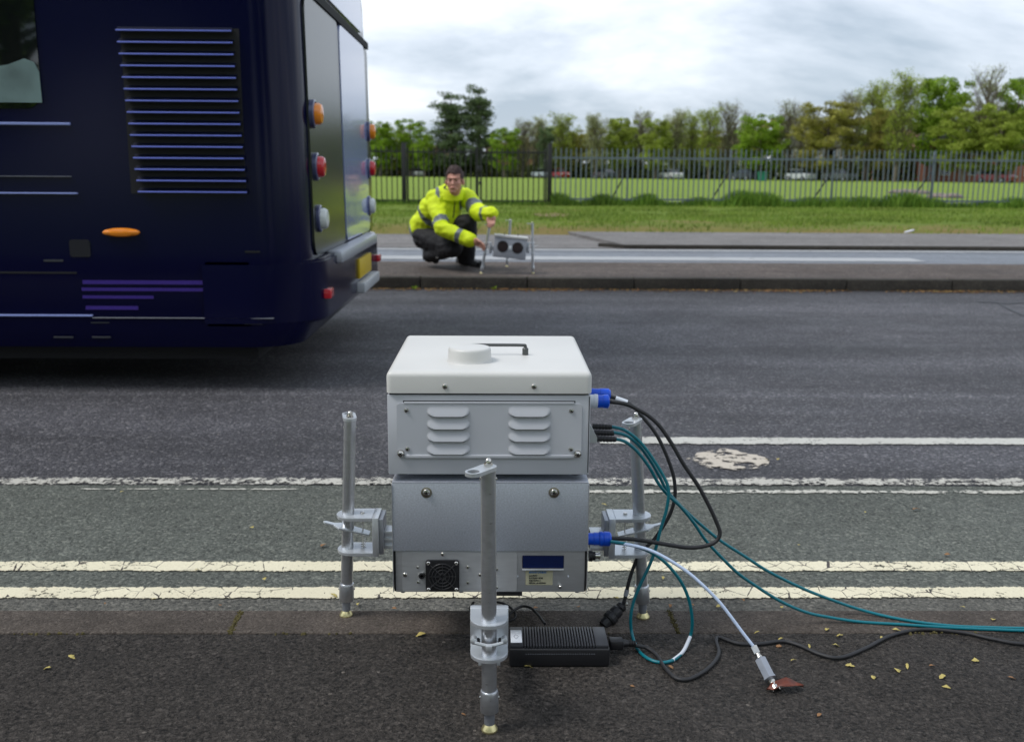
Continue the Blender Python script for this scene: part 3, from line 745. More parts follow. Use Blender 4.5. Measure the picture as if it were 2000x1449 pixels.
# hedge along the far edge of the field (uncountable bushes reading as one mass)
rg = np.random.RandomState(4); vs = []
nh = 70000
u = rg.rand(nh); x = -45 + u*175
yy = 183 - (x+22)*.62 + rg.normal(0, 1.2, nh)
hh = (2.6+2.6*np.array([mnoise.noise((q*.10, 0, 1))+.25*mnoise.noise((q*.6, 0, 1)) for q in x]).clip(-.5, 1.5))*rg.rand(nh)**.7
p = np.stack([x, yy+3.5, hh], 1); a = rg.normal(0, 1, (nh, 3)); a /= np.linalg.norm(a, axis=1)[:, None]; b = np.cross(a, rg.normal(0, 1, (nh, 3))); b /= np.linalg.norm(b, axis=1)[:, None]
s = .18+rg.rand(nh, 1)*.16
vsn = np.stack([p-a*s, p-b*s*.7, p+a*s, p+b*s*.7], 1).reshape(-1, 3)
me = bpy.data.meshes.new('hedge'); me.from_pydata(vsn.tolist(), [], [(4*i, 4*i+1, 4*i+2, 4*i+3) for i in range(nh)]); me.materials.append(M['lf_hedge'])
tag(mesh_obj('hedge', me), 'dark low hedge running along the far edge of the field', 'hedge', kind='stuff')

# ------------------------------------------------------------------ houses, cars beyond the field
def house(px, pyb, dist, w, d, h, roofh, wallm, roofm, label, rz=0):
    p = Y(px, pyb, dist); r = empty('house', (p.x, dist, 0.0), rz); tag(r, label, 'house', 'houses beyond the field')
    MB().box(-w/2, w/2, 0, d, 0, h).build('wall', wallm, r, smooth=0)
    rb = MB(); o = .35
    rb.prism([(-o, h-.1), (d+o, h-.1), (d+o, h), (d/2, h+roofh), (-o, h)], -w/2-.3, w/2+.3, 'yz'); rf = rb.build('roof', roofm, r, smooth=0)
    MB().box(w*.25, w*.25+.9, d/2-.4, d/2+.4, h+roofh*.5, h+roofh+1.0).build('chimney', 'brick', rf, smooth=0)
    nwin = max(2, int(w/3))
    for fl in range(2 if h > 4 else 1):
        for i in range(nwin):
            cx = -w/2+(i+.5)*w/nwin; z0 = .9+fl*2.6
            if fl == 0 and i == nwin//2:
                MB().box(cx-.45, cx+.45, -.06, .05, 0, 2.05).build('door', 'greenp', r, smooth=0); continue
            wf = MB().box(cx-.65, cx+.65, -.06, .05, z0, z0+1.25).build('window', 'wframe', r, smooth=0)
            MB().box(cx-.56, cx+.56, -.075, -.055, z0+.09, z0+1.16).build('pane', 'glass', wf, smooth=0)
    return r
house(840, 340, 205, 14, 8, 4.2, 2.2, 'brick', 'rooft', 'brick house with brown roof seen above the crouching man', R(4))
house(1400, 340, 172, 12, 8, 5.0, 2.2, 'render', 'rooft', 'pale rendered house behind the row of lollipop trees')
house(1622, 345, 150, 10, 8, 5.0, 2.0, 'render', 'roofs', 'white house behind the russet tree')
house(1790, 345, 142, 10, 8, 4.8, 2.4, 'brick', 'rooft', 'brick house between the airy olive trees and the bright green tree')
house(1955, 345, 128, 17, 8, 5.0, 2.2, 'brick', 'roofs', 'long brick house with grey roof at the right edge', R(-8))
house(1000, 340, 200, 10, 8, 4.6, 2.2, 'brick', 'rooft', 'brick house glimpsed through the gate bars')
paints = {}
def car(px, dist, colr, label, flip=False, rz=0):
    p = Y(px, 350, dist); r = empty('parked_car', (p.x, dist, .06), rz + (pi if flip else 0)); tag(r, label, 'car', 'cars parked beyond the field')
    if colr not in paints: paints[colr] = mat('car_paint', colr, .25, coat=.6)
    prof = [(-2.1, .28), (-2.12, .75), (-1.95, .95), (-1.15, 1.0), (1.55, 1.02), (2.0, .98), (2.12, .6), (2.08, .28)]
    MB().prism(prof, -.85, .85, 'xz', bev=.08).build('body', paints[colr], r)
    cab = MB(); b = bmesh.new()
    lo = [(-1.15, -.8, .98), (1.75, -.8, .98), (1.75, .8, .98), (-1.15, .8, .98)]; hi = [(-.45, -.62, 1.45), (1.25, -.62, 1.45), (1.25, .62, 1.45), (-.45, .62, 1.45)]
    A = [b.verts.new(q) for q in lo]; B2 = [b.verts.new(q) for q in hi]
    for i in range(4): j = (i+1) % 4; b.faces.new((A[i], A[j], B2[j], B2[i]))
    b.faces.new(A[::-1]); b.faces.new(B2); cab.add(b); cab.build('window', 'glass', r, smooth=0)
    MB().box(-.5, 1.3, -.64, .64, 1.44, 1.49, bev=.02).build('roof', paints[colr], r)
    for sx in (-1.3, 1.3):
        for sy in (-.86, .86):
            w = MB().cyl((sx, sy-.1, .31), (sx, sy+.1, .31), .31, n=16).build('wheel', 'tyre', r)
            MB().cyl((sx, sy-.115, .31), (sx, sy+.115, .31), .19, n=12).build('rim', 'rim', w)
    for sy in (-.6, .6): MB().box(-2.14, -2.06, sy-.17, sy+.17, .62, .78, bev=.02).build('headlight', 'whitelens', r)
cars = [(815, 176, (.5, .5, .52), 'white car behind the left gate leaf, left of the crouching man'), (1058, 160, (.40, .45, .5), 'pale blue car seen just left of the right gate post'),
 (1092, 158, (.30, .02, .02), 'red car just right of the right gate post'), (1180, 152, (.04, .045, .06), 'dark car between the right gate post and the first fence brace'),
 (1311, 147, (.55, .55, .56), 'white car right of the first fence brace'), (1455, 138, (.03, .035, .05), 'dark car under the broad bright green tree'),
 (1563, 133, (.52, .54, .56), 'white car left of the russet tree'), (1640, 128, (.05, .06, .06), 'dark car in front of the white house'),
 (1945, 116, (.26, .012, .03), 'dark red car in front of the long brick house')]
for i, (px, d_, c_, l_) in enumerate(cars): car(px, d_, c_, l_, i % 2 == 0, R(random.uniform(-8, 8))+R(-62))
p = Y(1489, 350, 125)
b = empty('grit_bin', (p.x, 125, .06)); tag(b, 'small green bin standing on the grass at the far side of the field', 'bin')
MB().prism([(-.45, 0), (.45, 0), (.52, .95), (-.52, .95)], -.4, .4, 'xz', bev=.04).build('body', 'greenp', b); MB().box(-.56, .56, -.46, .46, .95, 1.12, bev=.05).build('lid', 'greenp', b)
# low pile of stones / logs in the field
M['stone'] = mat('grey_stone', (.20, .16, .14), .9, var=(5, .3))
SL = ['leftmost low stone of the row in the field', 'second low stone from the left in the field', 'third low stone from the left in the field', 'middle low stone right of the brace in the field', 'second low stone from the right in the field', 'rightmost low stone of the row in the field']
for i, (px, py) in enumerate(((1752, 378), (1768, 377), (1785, 378), (1802, 379), (1832, 386), (1860, 387))):
    c = G(px, py, .09); b = MB(); random.seed(i); bm2 = bmesh.new(); bmesh.ops.create_icosphere(bm2, subdivisions=2, radius=.25)
    for v in bm2.verts: v.co = V((v.co.x*1.5, v.co.y, v.co.z*.55))*(1+.3*mnoise.noise(v.co*5+V((i*3, 0, 0))))
    b.add(bm2, Matrix.Translation((c.x, c.y, .13))); tag(b.build('stone', 'stone'), SL[i], 'stone', 'row of low stones in the field')

# ================================================================== FENCES
def rail_fence(name, xs0, xs1, y, z0, z1, sp, r, label, post_x=(), post_w=.05, m='iron', cat='fence', group=None, rails=(.10, 1.38), parent=None):
    t = empty(name, (xs0, y, z0)); tag(t, label, cat, group)
    b = MB(); x = 0.03
    L = xs1-xs0
    while x < L:
        b.cyl((x, 0, .04), (x, 0, z1-z0), r, r, 6); x += sp
    b.build('bars', m, t)
    for rz_ in rails: MB().box(0, L, -.02, .02, rz_-.02, rz_+.02).build('rail', m, t, smooth=0)
    for px_ in post_x: MB().box(px_-xs0-post_w, px_-xs0+post_w, -post_w, post_w, -.1, z1-z0+.06, bev=.006).build('post', m, t)
    return t
zt = Y(900, 287, YFENCE).z; zb = .085
xp1 = Y(789, 340, YFENCE).x; xp2 = Y(1073.5, 340, YFENCE).x; xm = Y(936, 340, YFENCE).x
hgt = zt-zb
rail_fence('iron_railing', xp1-8, xp1-.05, YFENCE, zb, zt, .13, .013, 'black iron railing left of the thick gate post beside the bus', rails=(.1, hgt-.12))
for nm, xa, xb, lab in (('gate_leaf', xp1+.07, xm-.02, 'left leaf of the black iron gate, behind the crouching man'), ('gate_leaf', xm+.02, xp2-.07, 'right leaf of the black iron gate, beside the grey fence')):
    g = rail_fence(nm, xa, xb, YFENCE, zb, zt-.03, .13, .014, lab, cat='gate', group='leaves of the black double gate', rails=(.10, hgt-.13))
    L = xb-xa
    MB().box(-.0, .045, -.022, .022, .05, hgt-.02).build('stile', 'iron', g, smooth=0); MB().box(L-.045, L, -.022, .022, .05, hgt-.02).build('stile', 'iron', g, smooth=0)
    if xa > xm:
        MB().box(-.09, .06, -.05, .05, hgt-.62, hgt-.46, bev=.01).build('lock_box', 'iron', g); MB().box(-.03, .05, -.04, .04, .50, .58, bev=.008).build('bolt', 'iron', g)
for px_, lab in ((xp1, 'thick black gate post nearest the bus'), (xp2, 'thick black gate post where the grey fence begins')):
    t = empty('gate_post', (px_, YFENCE, 0)); tag(t, lab, 'gate post')
    MB().box(-.055, .055, -.055, .055, 0, hgt+.17, bev=.006).build('shaft', 'iron', t); MB().box(-.062, .062, -.062, .062, hgt+.171, hgt+.185, bev=.004).build('cap', 'iron', t)
# palisade
t = empty('palisade_fence', (xp2, YFENCE, zb)); tag(t, 'grey galvanised palisade fence with splayed tops running to the right edge', 'fence')
b = MB(); x = .14; Lf = 28
zt2 = Y(1500, 292, YFENCE).z-zb
while x < Lf:
    hh = zt2+random.uniform(-.012, .012); w = .015; lean = random.uniform(-.01, .01)
    b.prism([(x-w, .03), (x+w, .03), (x+w+lean, hh-.05), (x+lean+.006, hh-.0), (x+lean-.006, hh-.0), (x-w+lean, hh-.05)], -.032-.006, -.032, 'xz'); x += .128
b.build('pales', 'galv', t, smooth=0)
for rz_ in (.16, zt2-.24): MB().box(.05, Lf, -.03, .02, rz_-.022, rz_+.022).build('rail', 'galv', t, smooth=0)
for k, px_ in enumerate((1226, 1426, 1627, 1822, 2020, 2220)):
    xx = Y(px_, 350, YFENCE).x-xp2
    MB().box(xx-.022, xx+.022, .022, .06, -.08, zt2-.02, bev=.004).build('post', 'galv', t)
    if k < 4: MB().tube([(xx-.0, .12, zt2*.62), (xx-.45, .5, -.05)], .02, 6, 1).build('brace', 'iron', t)

# small litter on the verge
p = G(1776, 454, .095)
MB().box(-.065, .065, -.03, .03, 0, .022, bev=.008, mtx=Matrix.Translation((p.x, p.y, .10)) @ Matrix.Rotation(R(-14), 4, 'Y') @ Matrix.Rotation(R(10), 4, 'Z')).build('litter', 'litter')
tag(bpy.data.objects['litter'], 'crumpled white scrap of paper on the verge edge', 'litter')

# ================================================================== BUS
YB = 4.42; YB2 = YB+2.5; XB = -0.85
def SB(px, py): q = Y(px, py, YB); return q.x, q.z          # bus side point
def RB(px, py): q = X(px, py, XB); return q.y, q.z
bus = empty('bus', (XB, YB, ZR)); tag(bus, 'dark navy double-deck bus driving out of view at the left', 'bus')
def blk(x, y, z): return (x-XB, y-YB, z-ZR)
BL = 10.5; zs = .20
def outline(inset=0, rr=.26, lx=0.0):
    P = []
    x0, x1, y0, y1 = -BL, lx-inset, inset, 2.5-inset
    for cx_, cy_, a in ((x1-rr, y1-rr, 0), (x0+.3, y1-.3, 90), (x0+.3, y0+.3, 180), (x1-rr, y0+rr, 270)):
        r_ = rr if a in (0, 270) else .3
        for i in range(9): th = R(a+90*i/8); P.append((cx_+r_*cos(th), cy_+r_*sin(th)))
    return P
levels = [(.20, .03, -.02), (.30, 0, 0), (.62, 0, .0), (1.2, 0, -.005), (2.0, .0, -.02), (2.9, .005, -.10), (3.9, .03, -.22), (4.15, .10, -.30), (4.25, .35, -.55)]
bm_ = bmesh.new(); rings = []
for z, ins, lx in levels: rings.append([bm_.verts.new((a, b, z)) for a, b in outline(ins, .20, lx)])
for A, B in zip(rings, rings[1:]):
    n = len(A)
    for i in range(n): j = (i+1) % n; bm_.faces.new((A[i], A[j], B[j], B[i]))
bm_.faces.new(rings[0][::-1]); bm_.faces.new(rings[-1])
bb = MB(); bb.add(bm_); bb.build('body', 'busblue', bus, smooth=50)
# louvre grille on the side
gx0, gz1 = SB(230, 50); gx1, gz0 = SB(486, 384)
x0, x1 = gx0-XB, gx1-XB; z0, z1 = gz0-ZR, gz1-ZR
gt = MB().box(x0+.01, x1-.01, -.003, .02, z0+.01, z1-.01).build('louvre_recess', 'slot', bus, smooth=0)
rows = 15; zt_ = SB(350, 62)[1]-ZR; zb_ = SB(360, 375)[1]-ZR
for i in range(rows):
    zc = zt_+(zb_-zt_)*i/(rows-1)
    xa = x0+.0+i*.0035; xb = x1-.035+i*.0025
    MB().prism([(-.006, zc+.016), (-.030, zc-.001), (-.028, zc-.006), (-.006, zc+.006)], xa, xb, 'yz').build('louvre_blade', 'slat', gt, smooth=0)
    MB().box(xa, xb, -.033, -.028, zc-.0035, zc+.0030, bev=.001).build('louvre_blade', 'slatlip', gt)
# trims
def trim(px0, px1, py, th, m='busline', d=.012):
    xa, za = SB(px0, py); xb, zb_2 = SB(px1, py)
    zc = (za+zb_2)/2-ZR
    MB().box(xa-XB, xb-XB, -d, .01, zc-th/2, zc+th/2, bev=.002).build('trim', m, bus)
trim(-900, 138, 239, .011); trim(-900, 152, 375, .007); trim(-900, 182, 614, .008); trim(182, 535, 621, .003, 'busgrey')
trim(-900, 140, 342, .003, 'busgrey')
xa, za = SB(-900, 528); xb, _ = SB(150, 528)
MB().box(xa-XB, xb-XB, -.003, .01, za-ZR-.004, za-ZR+.004).build('panel_gap', 'slot', bus, smooth=0)
xa, za = SB(508, 492); MB().box(xa-XB, -.26, -.003, .01, za-ZR-.004, za-ZR+.004).build('panel_gap', 'slot', bus, smooth=0)
# windows, lower deck (only the rearmost shows) and upper deck
xw, zw0 = SB(84, 213); _, zw1 = SB(84, -60)
wx1 = xw-XB
def busglass(xa, xb, za, zb, y, d=1):
    return MB().prism(rrect(xa, xb, za, zb, .07, 5), y-.006*d, y+.02*d, 'xz').build('window', 'glass', bus)
k = wx1
while k > -BL+1.5:
    for yy_, d in ((0, 1), (2.5, -1)):
        busglass(k-1.35, k, zw0-ZR, 2.25, yy_, d)
    k -= 1.45
k = -.9
while k > -BL+1.0:
    for yy_, d in ((.012, 1), (2.488, -1)): busglass(k-1.35, k, 2.85, 3.65, yy_, d)
    k -= 1.45
# marker lamp
xa, za = SB(238, 454)
b = MB(); b.lathe([(.0785, 0), (.078, .012), (.06, .022), (.02, .027)], n=28)
b.xf(Matrix.Translation((xa-XB, 0, za-ZR)) @ Matrix.Diagonal((1.03, 1, .25, 1)) @ Matrix.Rotation(R(90), 4, 'X')).build('marker_lamp', 'amber', bus)
# purple lettering rows (unreadable in the photograph)
for (px0, px1, py, hh) in ((162, 468, 551, .017), (160, 422, 565, .014), (162, 300, 580, .013), (168, 270, 601, .016)):
    xa, za = SB(px0, py); xb, _ = SB(px1, py)
    MB().box(xa-XB, xb-XB, -.0035, .006, za-ZR-hh/2, za-ZR+hh/2).build('lettering', 'buspurple', bus, smooth=0)
for (px0, px1, py0, py1) in ((410, 472, 587, 596), (86, 124, 507, 511), (105, 143, 657, 660), (180, 216, 657, 660), (178, 214, 629, 631), (478, 512, 632, 634)):
    xa, za = SB(px0, py0); xb, zb3 = SB(px1, py1); MB().box(xa-XB, xb-XB, -.0035, .006, zb3-ZR, za-ZR).build('sticker', mat('sticker', (.035, .037, .045), .5), bus, smooth=0)
xa, za = SB(135, 468); xb, zb3 = SB(178, 502); MB().prism(rrect(xa-XB, xb-XB, zb3-ZR, za-ZR, .012), -.004, .006, 'xz').build('filler_flap', mat('flap', (.006, .006, .012), .4), bus)
# rear face: dark moulding columns + panel painted with the pale sky reflection
def rear_panel(ya, yb, za, zb, name, m, out=.012, r=.05):
    """panel on the rear that follows the rake"""
    def lxat(z):
        for (z0, _, l0), (z1, _, l1) in zip(levels, levels[1:]):
            if z0 <= z <= z1: return l0+(l1-l0)*(z-z0)/(z1-z0)
        return 0
    P = rrect(ya, yb, za, zb, r, 4); b = MB()
    A = [b.bm.verts.new((lxat(z)+out, y, z)) for y, z in P]; B = [b.bm.verts.new((lxat(z)-.02, y, z)) for y, z in P]
    n = len(P); b.bm.faces.new(A); b.bm.faces.new(B[::-1])
    for i in range(n): j = (i+1) % n; b.bm.faces.new((A[i], B[i], B[j], A[j]))
    return b.build(name, m, bus)
zbump = RB(640, 492)[1]-ZR
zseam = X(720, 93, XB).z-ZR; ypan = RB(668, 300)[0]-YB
rear_panel(.20, ypan-.01, zbump+.01, zseam-.03, 'rear_moulding', 'busdark', r=.08); rear_panel(2.20, 2.36, zbump+.01, zseam-.03, 'rear_moulding', 'busdark')
rear_panel(ypan, 2.19, zbump+.02, zseam-.03, 'engine_cover', 'bussheen', .016, .06)
rear_panel(.30, 2.20, zseam+.05, 2.62, 'rear_window', 'bussheen', .012, .08)  # sky sheen on the glass painted in pale blue
rear_panel(.10, 2.40, zseam-.022, zseam+.02, 'panel_gap', 'slot', .018, .01)
rear_panel(.25, 2.25, 2.9, 3.8, 'rear_window', 'glass', .012, .15)
# bumper
b = MB()
poly = [(x_, y_) for x_, y_ in outline(0, .30, .055)]
zb0 = RB(640, 600)[1]-ZR
poly = [(-.45, -.012), (-.30, -.012)] + [(.055-.3+.3*cos(R(a)), .288+.3*sin(R(a))) for a in range(-90, 1, 10)] + [(.055-.3+.3*cos(R(a)), 2.212+.3*sin(R(a))) for a in range(0, 91, 10)] + [(-.30, 2.512), (-.45, 2.512)]
b.prism(poly, .30, zbump, 'xy', bev=.012); b.build('bumper', 'busblue', bus)
MB().box(.0, .085, .55, 2.0, zbump-.055, zbump+.012, bev=.02).build('bumper_step', mat('worn_step', (.40, .42, .46), .35, .3), bus)
zp = RB(712, 505)[1]-ZR
MB().box(.05, .068, 1.28, 1.80, zp-.055, zp+.055, bev=.003).build('number_plate', 'plate', bus)
MB().box(.0, .10, 1.25, 1.95, .30, .36, bev=.01).build('tow_guard', mat('worn_guard', (.40, .42, .44), .4), bus)
def rear_lamp(px, py, m, name, r=.050, out=.032, far=False):
    y, z = RB(px, py); y -= YB; z -= ZR
    if far: y = 2.5-y
    hs = MB(); hs.lathe([(r*1.28, 0), (r*1.28, out*.55), (r*1.12, out*.7), (r*1.1, out*.7), (r*1.02, out*.45)], n=24); hs.xf(Matrix.Translation((.004, y, z)) @ Matrix.Rotation(R(90), 4, 'Y'))
    ho = hs.build(name, 'lamphouse', bus)
    l = MB(); l.lathe([(r*.98, 0), (r*.96, out*1.2), (r*.8, out*1.55), (r*.4, out*1.7)], n=24); l.xf(Matrix.Translation((.004, y, z)) @ Matrix.Rotation(R(90), 4, 'Y')).build('lens', m, ho)
for far in (False, True):
    rear_lamp(606, 223, 'amber', 'indicator_lamp', far=far); rear_lamp(612, 326, 'red', 'tail_lamp', far=far); rear_lamp(618, 427, 'whitelens', 'reversing_lamp', far=far)
y_, z_ = RB(618, 572)
for yy_ in (y_-YB, 2.5-(y_-YB)): MB().box(.03, .075, yy_-.05, yy_+.05, z_-ZR-.022, z_-ZR+.022, bev=.006).build('reflector', 'red', bus)
# wheels, underbody
for wx in (-3.3, -8.2):
    for wy in (.18, 2.32):
        w = MB().lathe([(.30, -.14), (.47, -.14), (.49, -.10), (.49, .10), (.47, .14), (.30, .14)], c=(wx, wy, .49), axis=(0, 1, 0), n=32).build('wheel', 'tyre', bus)
        MB().lathe([(.28, -.13), (.30, -.145), (.28, .13)], c=(wx, wy, .49), axis=(0, 1, 0), n=24).build('rim', 'rim', w)
MB().box(-BL+.6, -.25, .12, 2.38, .13, .3).build('underbody', 'slot', bus, smooth=0)
# seat back just visible through the rearmost side window is the pale blind edge
xa, za = SB(-60, 205); xb, zb3 = SB(82, 118)
MB().prism([(xa-XB, za-ZR+.01), (xb-XB-.01, za-ZR+.01), (xb-XB-.012, zb3-ZR-.05), (xb-XB-.03, zb3-ZR-.01), (xb-XB-.07, zb3-ZR+.005), (xb-XB-.14, zb3-ZR-.02), (xa-XB, zb3-ZR-.05)], -.011, -.0075, 'xz').build('window_blind', 'seat', bus, smooth=0)

# ================================================================== INSTRUMENT (upper case on lower case with three legs)
YF = 1.70
def F(px, py, y=YF): q = Y(px, py, y); return q.x, q.z
def FX(px, py, y=YF): return F(px, py, y)[0]
xl, ztop = F(753.5, 733); xr, _ = F(1157, 733)
ztop = .88-.340; zlid = F(955, 768.5)[1]; DEP = .40
cx0 = (xl+xr)/2; HW = (xr-xl)/2
up = empty('instrument_case', (cx0, YF+DEP/2, F(955, 933)[1])); tag(up, 'grey instrument case with white lid, handle and round cap, standing on the silver case', 'instrument case')
def U(o_): return o_
def lx(px, py, y=YF): return F(px, py, y)[0]-up.location.x
def lz(px, py, y=YF, o=None): return F(px, py, y)[1]-(o or up).location.z
ly0 = -DEP/2
zt_l, zl_l = ztop-up.location.z, zlid-up.location.z
b = MB(); b.box(-HW, HW, ly0, DEP/2, zl_l, zt_l, bev=.010, seg=4, edges=lambda e: not (abs(e.verts[0].co.z-zl_l) < 1e-6 and abs(e.verts[1].co.z-zl_l) < 1e-6))
lid = b.build('lid', 'lidw', up)
# round cap
cp = G(916, 712, ztop); capc = V((cp.x-up.location.x, cp.y+.040-up.location.y, zt_l))
b = MB(); b.lathe([(.0425, -.001), (.0410, .001), (.0402, .004), (.0398, .010), (.0392, .0205), (.0385, .0232), (.0368, .0250), (.034, .0257), (.012, .0259)], c=capc, n=48)
b.build('cap', 'lidw', lid, smooth=60)
M['handle'] = mat('dark_handle', (.10, .105, .105), .45, .6)
# handle
hp = G(1026, 693, ztop); hy = hp.y-up.location.y; hx = hp.x-up.location.x; hx2 = G(918, 693, ztop).x-up.location.x
b = MB()
for q in (hx, hx2): b.lathe([(.0058, 0), (.0058, .012), (.0045, .0135)], c=(q, hy, zt_l), n=16)
b.tube([(hx, hy, zt_l+.012), (hx, hy, zt_l+.0165), (hx-.005, hy, zt_l+.0185), ((hx+hx2)/2, hy, zt_l+.0188), (hx2+.005, hy, zt_l+.0185), (hx2, hy, zt_l+.0165), (hx2, hy, zt_l+.012)], .003, 10, 5)
b.build('handle', 'handle', lid)
bw0, bw1 = lx(756, 800), lx(1153.5, 800); zbb = lz(955, 928)
b = MB(); b.box(bw0, bw1, ly0+.004, DEP/2-.004, zbb, zl_l-.0035, bev=.0022, seg=2); body = b.build('body', 'greyp', up)
MB().box(bw0+.004, bw1-.004, ly0+.007, DEP/2-.008, zl_l-.004, zl_l+.001).build('lid_seal', 'slot', up, smooth=0)
MB().box(bw1-.0028, bw1-.0014, ly0+.0035, ly0+.0045, zbb+.004, zl_l-.006).build('seam', 'slot', up, smooth=0)
# access panel
yp = ly0+.004
pm = MB(); pm.prism(rrect(lx(775, 840), lx(1137, 840), lz(955, 895), lz(955, 788), .007), yp-.0026, yp+.001, 'xz', bev=.0008)
panel = pm.build('access_panel', 'greyp', up)
MB().box(lx(787, 785), lx(1124, 785), yp-.0009, yp+.001, lz(955, 787.2), lz(955, 783.4)).build('panel_slot', 'slot', up, smooth=0)
MB().box(lx(789, 787), lx(1122, 787), yp-.0036, yp, lz(955, 789.5), lz(955, 785.2), bev=.0006).build('panel_lip', 'greyp', up)
MB().box(lx(790, 892), lx(1122, 892), yp-.0048, yp, lz(955, 895), lz(955, 888.5), bev=.001).build('panel_lip', 'greyp', up)
def louvre(xa, xb, za, zb, y, dep=.0056):
    """pressed stadium-shaped hood, open along its lower edge"""
    b = MB(); nu, nv = 36, 12; w = (xb-xa)/2; cxm = (xa+xb)/2; h = zb-za; rows_ = []
    rt, rb = h*.50, h*.42
    def hw_at(v):
        d = v*h
        if d < rt: return w-rt+sqrt(max(0, rt*rt-(rt-d)**2))
        if h-d < rb: q = rb-(h-d); return w-rb+sqrt(max(0, rb*rb-q*q))
        return w
    for k in range(nv+1):
        v = k/nv; ww = hw_at(v); row = []
        for i in range(nu+1):
            u = sin((i/nu-.5)*pi); x_ = u*ww
            ds = ww-abs(x_); e = min(1, ds/(h*.38)); e = sin(e*pi/2); f = v*v*(3-2*v)*.35+.65*v**1.25
            row.append(b.bm.verts.new((cxm+x_, y-dep*e*f, zb-h*v)))
        rows_.append(row)
    for A, B in zip(rows_, rows_[1:]):
        for i in range(nu): b.bm.faces.new((A[i], A[i+1], B[i+1], B[i]))
    b.build('louvre', 'greyd', panel, smooth=60)
    sb = MB(); A = []; Bv = []
    for i in range(nu+1):
        u = sin((i/nu-.5)*pi); x_ = u*(w-rb); e = min(1, (w-rb-abs(x_))/(h*.38)); e = sin(e*pi/2)
        A.append(sb.bm.verts.new((cxm+x_, y-dep*e*.92, za+.0001))); Bv.append(sb.bm.verts.new((cxm+x_, y-.0003, za-.0022*e)))
    for i in range(nu): sb.bm.faces.new((A[i], A[i+1], Bv[i+1], Bv[i]))
    sb.build('louvre_slot_shade', 'slot', panel, smooth=0)  # black face closes the hood; the shadow under it is this colour
for (pa, pb) in ((833.5, 918), (992.5, 1076.5)):
    for (qa, qb) in ((793.5, 813), (818.5, 837.5), (843, 861.5), (867.5, 886.5)):
        louvre(lx(pa, qa), lx(pb, qa), lz((pa+pb)/2, qb), lz((pa+pb)/2, qa), yp-.0026)
def screw(px, py, parent, y, r=.0045, m='steel', h=.003, org=None):
    org = org or up
    q = Y(px, py, y+org.location.y)
    c = (q.x-org.location.x, y, q.z-org.location.z)
    b = MB(); b.lathe([(r, 0), (r, h*.3), (r*.8, h*.75), (r*.35, h), (r*.3, h*.7)], c=c, axis=(0, -1, 0), n=18)
    o_ = b.build('screw', m, parent)
    x_, _, z_ = c
    d = MB(); 
    for a in (35, 125):
        mt = Matrix.Translation((x_, y-h*.93, z_)) @ Matrix.Rotation(R(a), 4, 'Y'); d.box(-r*.5, r*.5, -h*.12, h*.25, -r*.09, r*.09, mtx=mt)
    d.build('screw_recess', 'slot', o_, smooth=0)
    return o_
screw(869, 755, lid, ly0, .0048); screw(1043, 755, lid, ly0, .0048)
for q in ((794, 801), (1116, 802), (796, 876.5), (1115, 877)): screw(*q, panel, yp-.0026, .0042)
for q in ((783, 885), (1128, 886)): screw(*q, panel, yp-.0026, .0068, 'brass' if 0 else 'steel', .007)
for (px_, yy_) in ((784, .03), (1127, .03), (800, DEP-.04), (1110, DEP-.04)):
    q = F(px_, 930)[0]-up.location.x
    MB().lathe([(.0125, -.0005), (.0118, .008), (.011, .0115)][::-1] if 0 else [(.011, -.0008), (.0115, .003), (.0125, .0115)], c=(q, ly0+yy_, 0), n=20).build('rubber_foot', 'blackr', up)
# connector column on the right side of the upper case
sx = bw1
def plug(px0, px1, py, y, r, m, cm='alu2', grooves=0, parent=None, col=True):
    pa = Y(px0, py, y); pb = Y(px1, py, y)
    return pa, pb

# ---- lower case
lo = empty('tripod_case', (cx0, YF+DEP/2, 0)); tag(lo, 'silver instrument case on three tube legs at the near kerb, with fan and display', 'instrument stand')
def ax(px, py, y=YF): return F(px, py, y)[0]-lo.location.x
def az(px, py, y=YF): return F(px, py, y)[1]
zt0, zb0_, zmid = az(955, 942), az(955, 1157), az(955, 1075)
ca, cb = ax(765.5, 945), ax(1150, 945)
b = MB(); b.box(ca, cb, ly0+.000, ly0+.0016, zmid-.001, zt0, bev=.0005); b.box(ca, cb, ly0, DEP/2, zt0-.0016, zt0+.0002, bev=.0004)
lo_cover = b.build('cover', 'sheet', lo)
for s_, xx in ((-1, ca), (1, cb)):     # side skins
    b = MB(); b.prism([(ly0-.001, zb0_+.001), (DEP/2, zb0_), (DEP/2, zt0-.002), (ly0-.0015, zt0-.0045)], xx-.0012 if s_ < 0 else xx+.0001, xx-.0001 if s_ < 0 else xx+.0012, 'yz'); b.build('side_skin', 'panel', lo, smooth=0)
b = MB(); b.box(ca+.0035, cb-.0035, ly0+.003, DEP/2-.002, zb0_, zt0-.002, bev=.001); b.build('body', 'panel', lo)
MB().box(ca+.001, ca+.0035, ly0+.002, ly0+.012, zb0_+.002, zt0-.003).build('seam', 'slot', lo, smooth=0)
MB().box(cb-.0035, cb-.001, ly0+.002, ly0+.012, zb0_+.002, zt0-.003).build('seam', 'slot', lo, smooth=0)
yq = ly0+.003
fp = MB(); fp.prism(rrect(ax(785, 1110), ax(1010, 1110), az(955, 1155.5), az(955, 1078), .004), yq-.0016, yq+.0005, 'xz', bev=.0004); fpn = fp.build('access_panel', 'panel', lo)
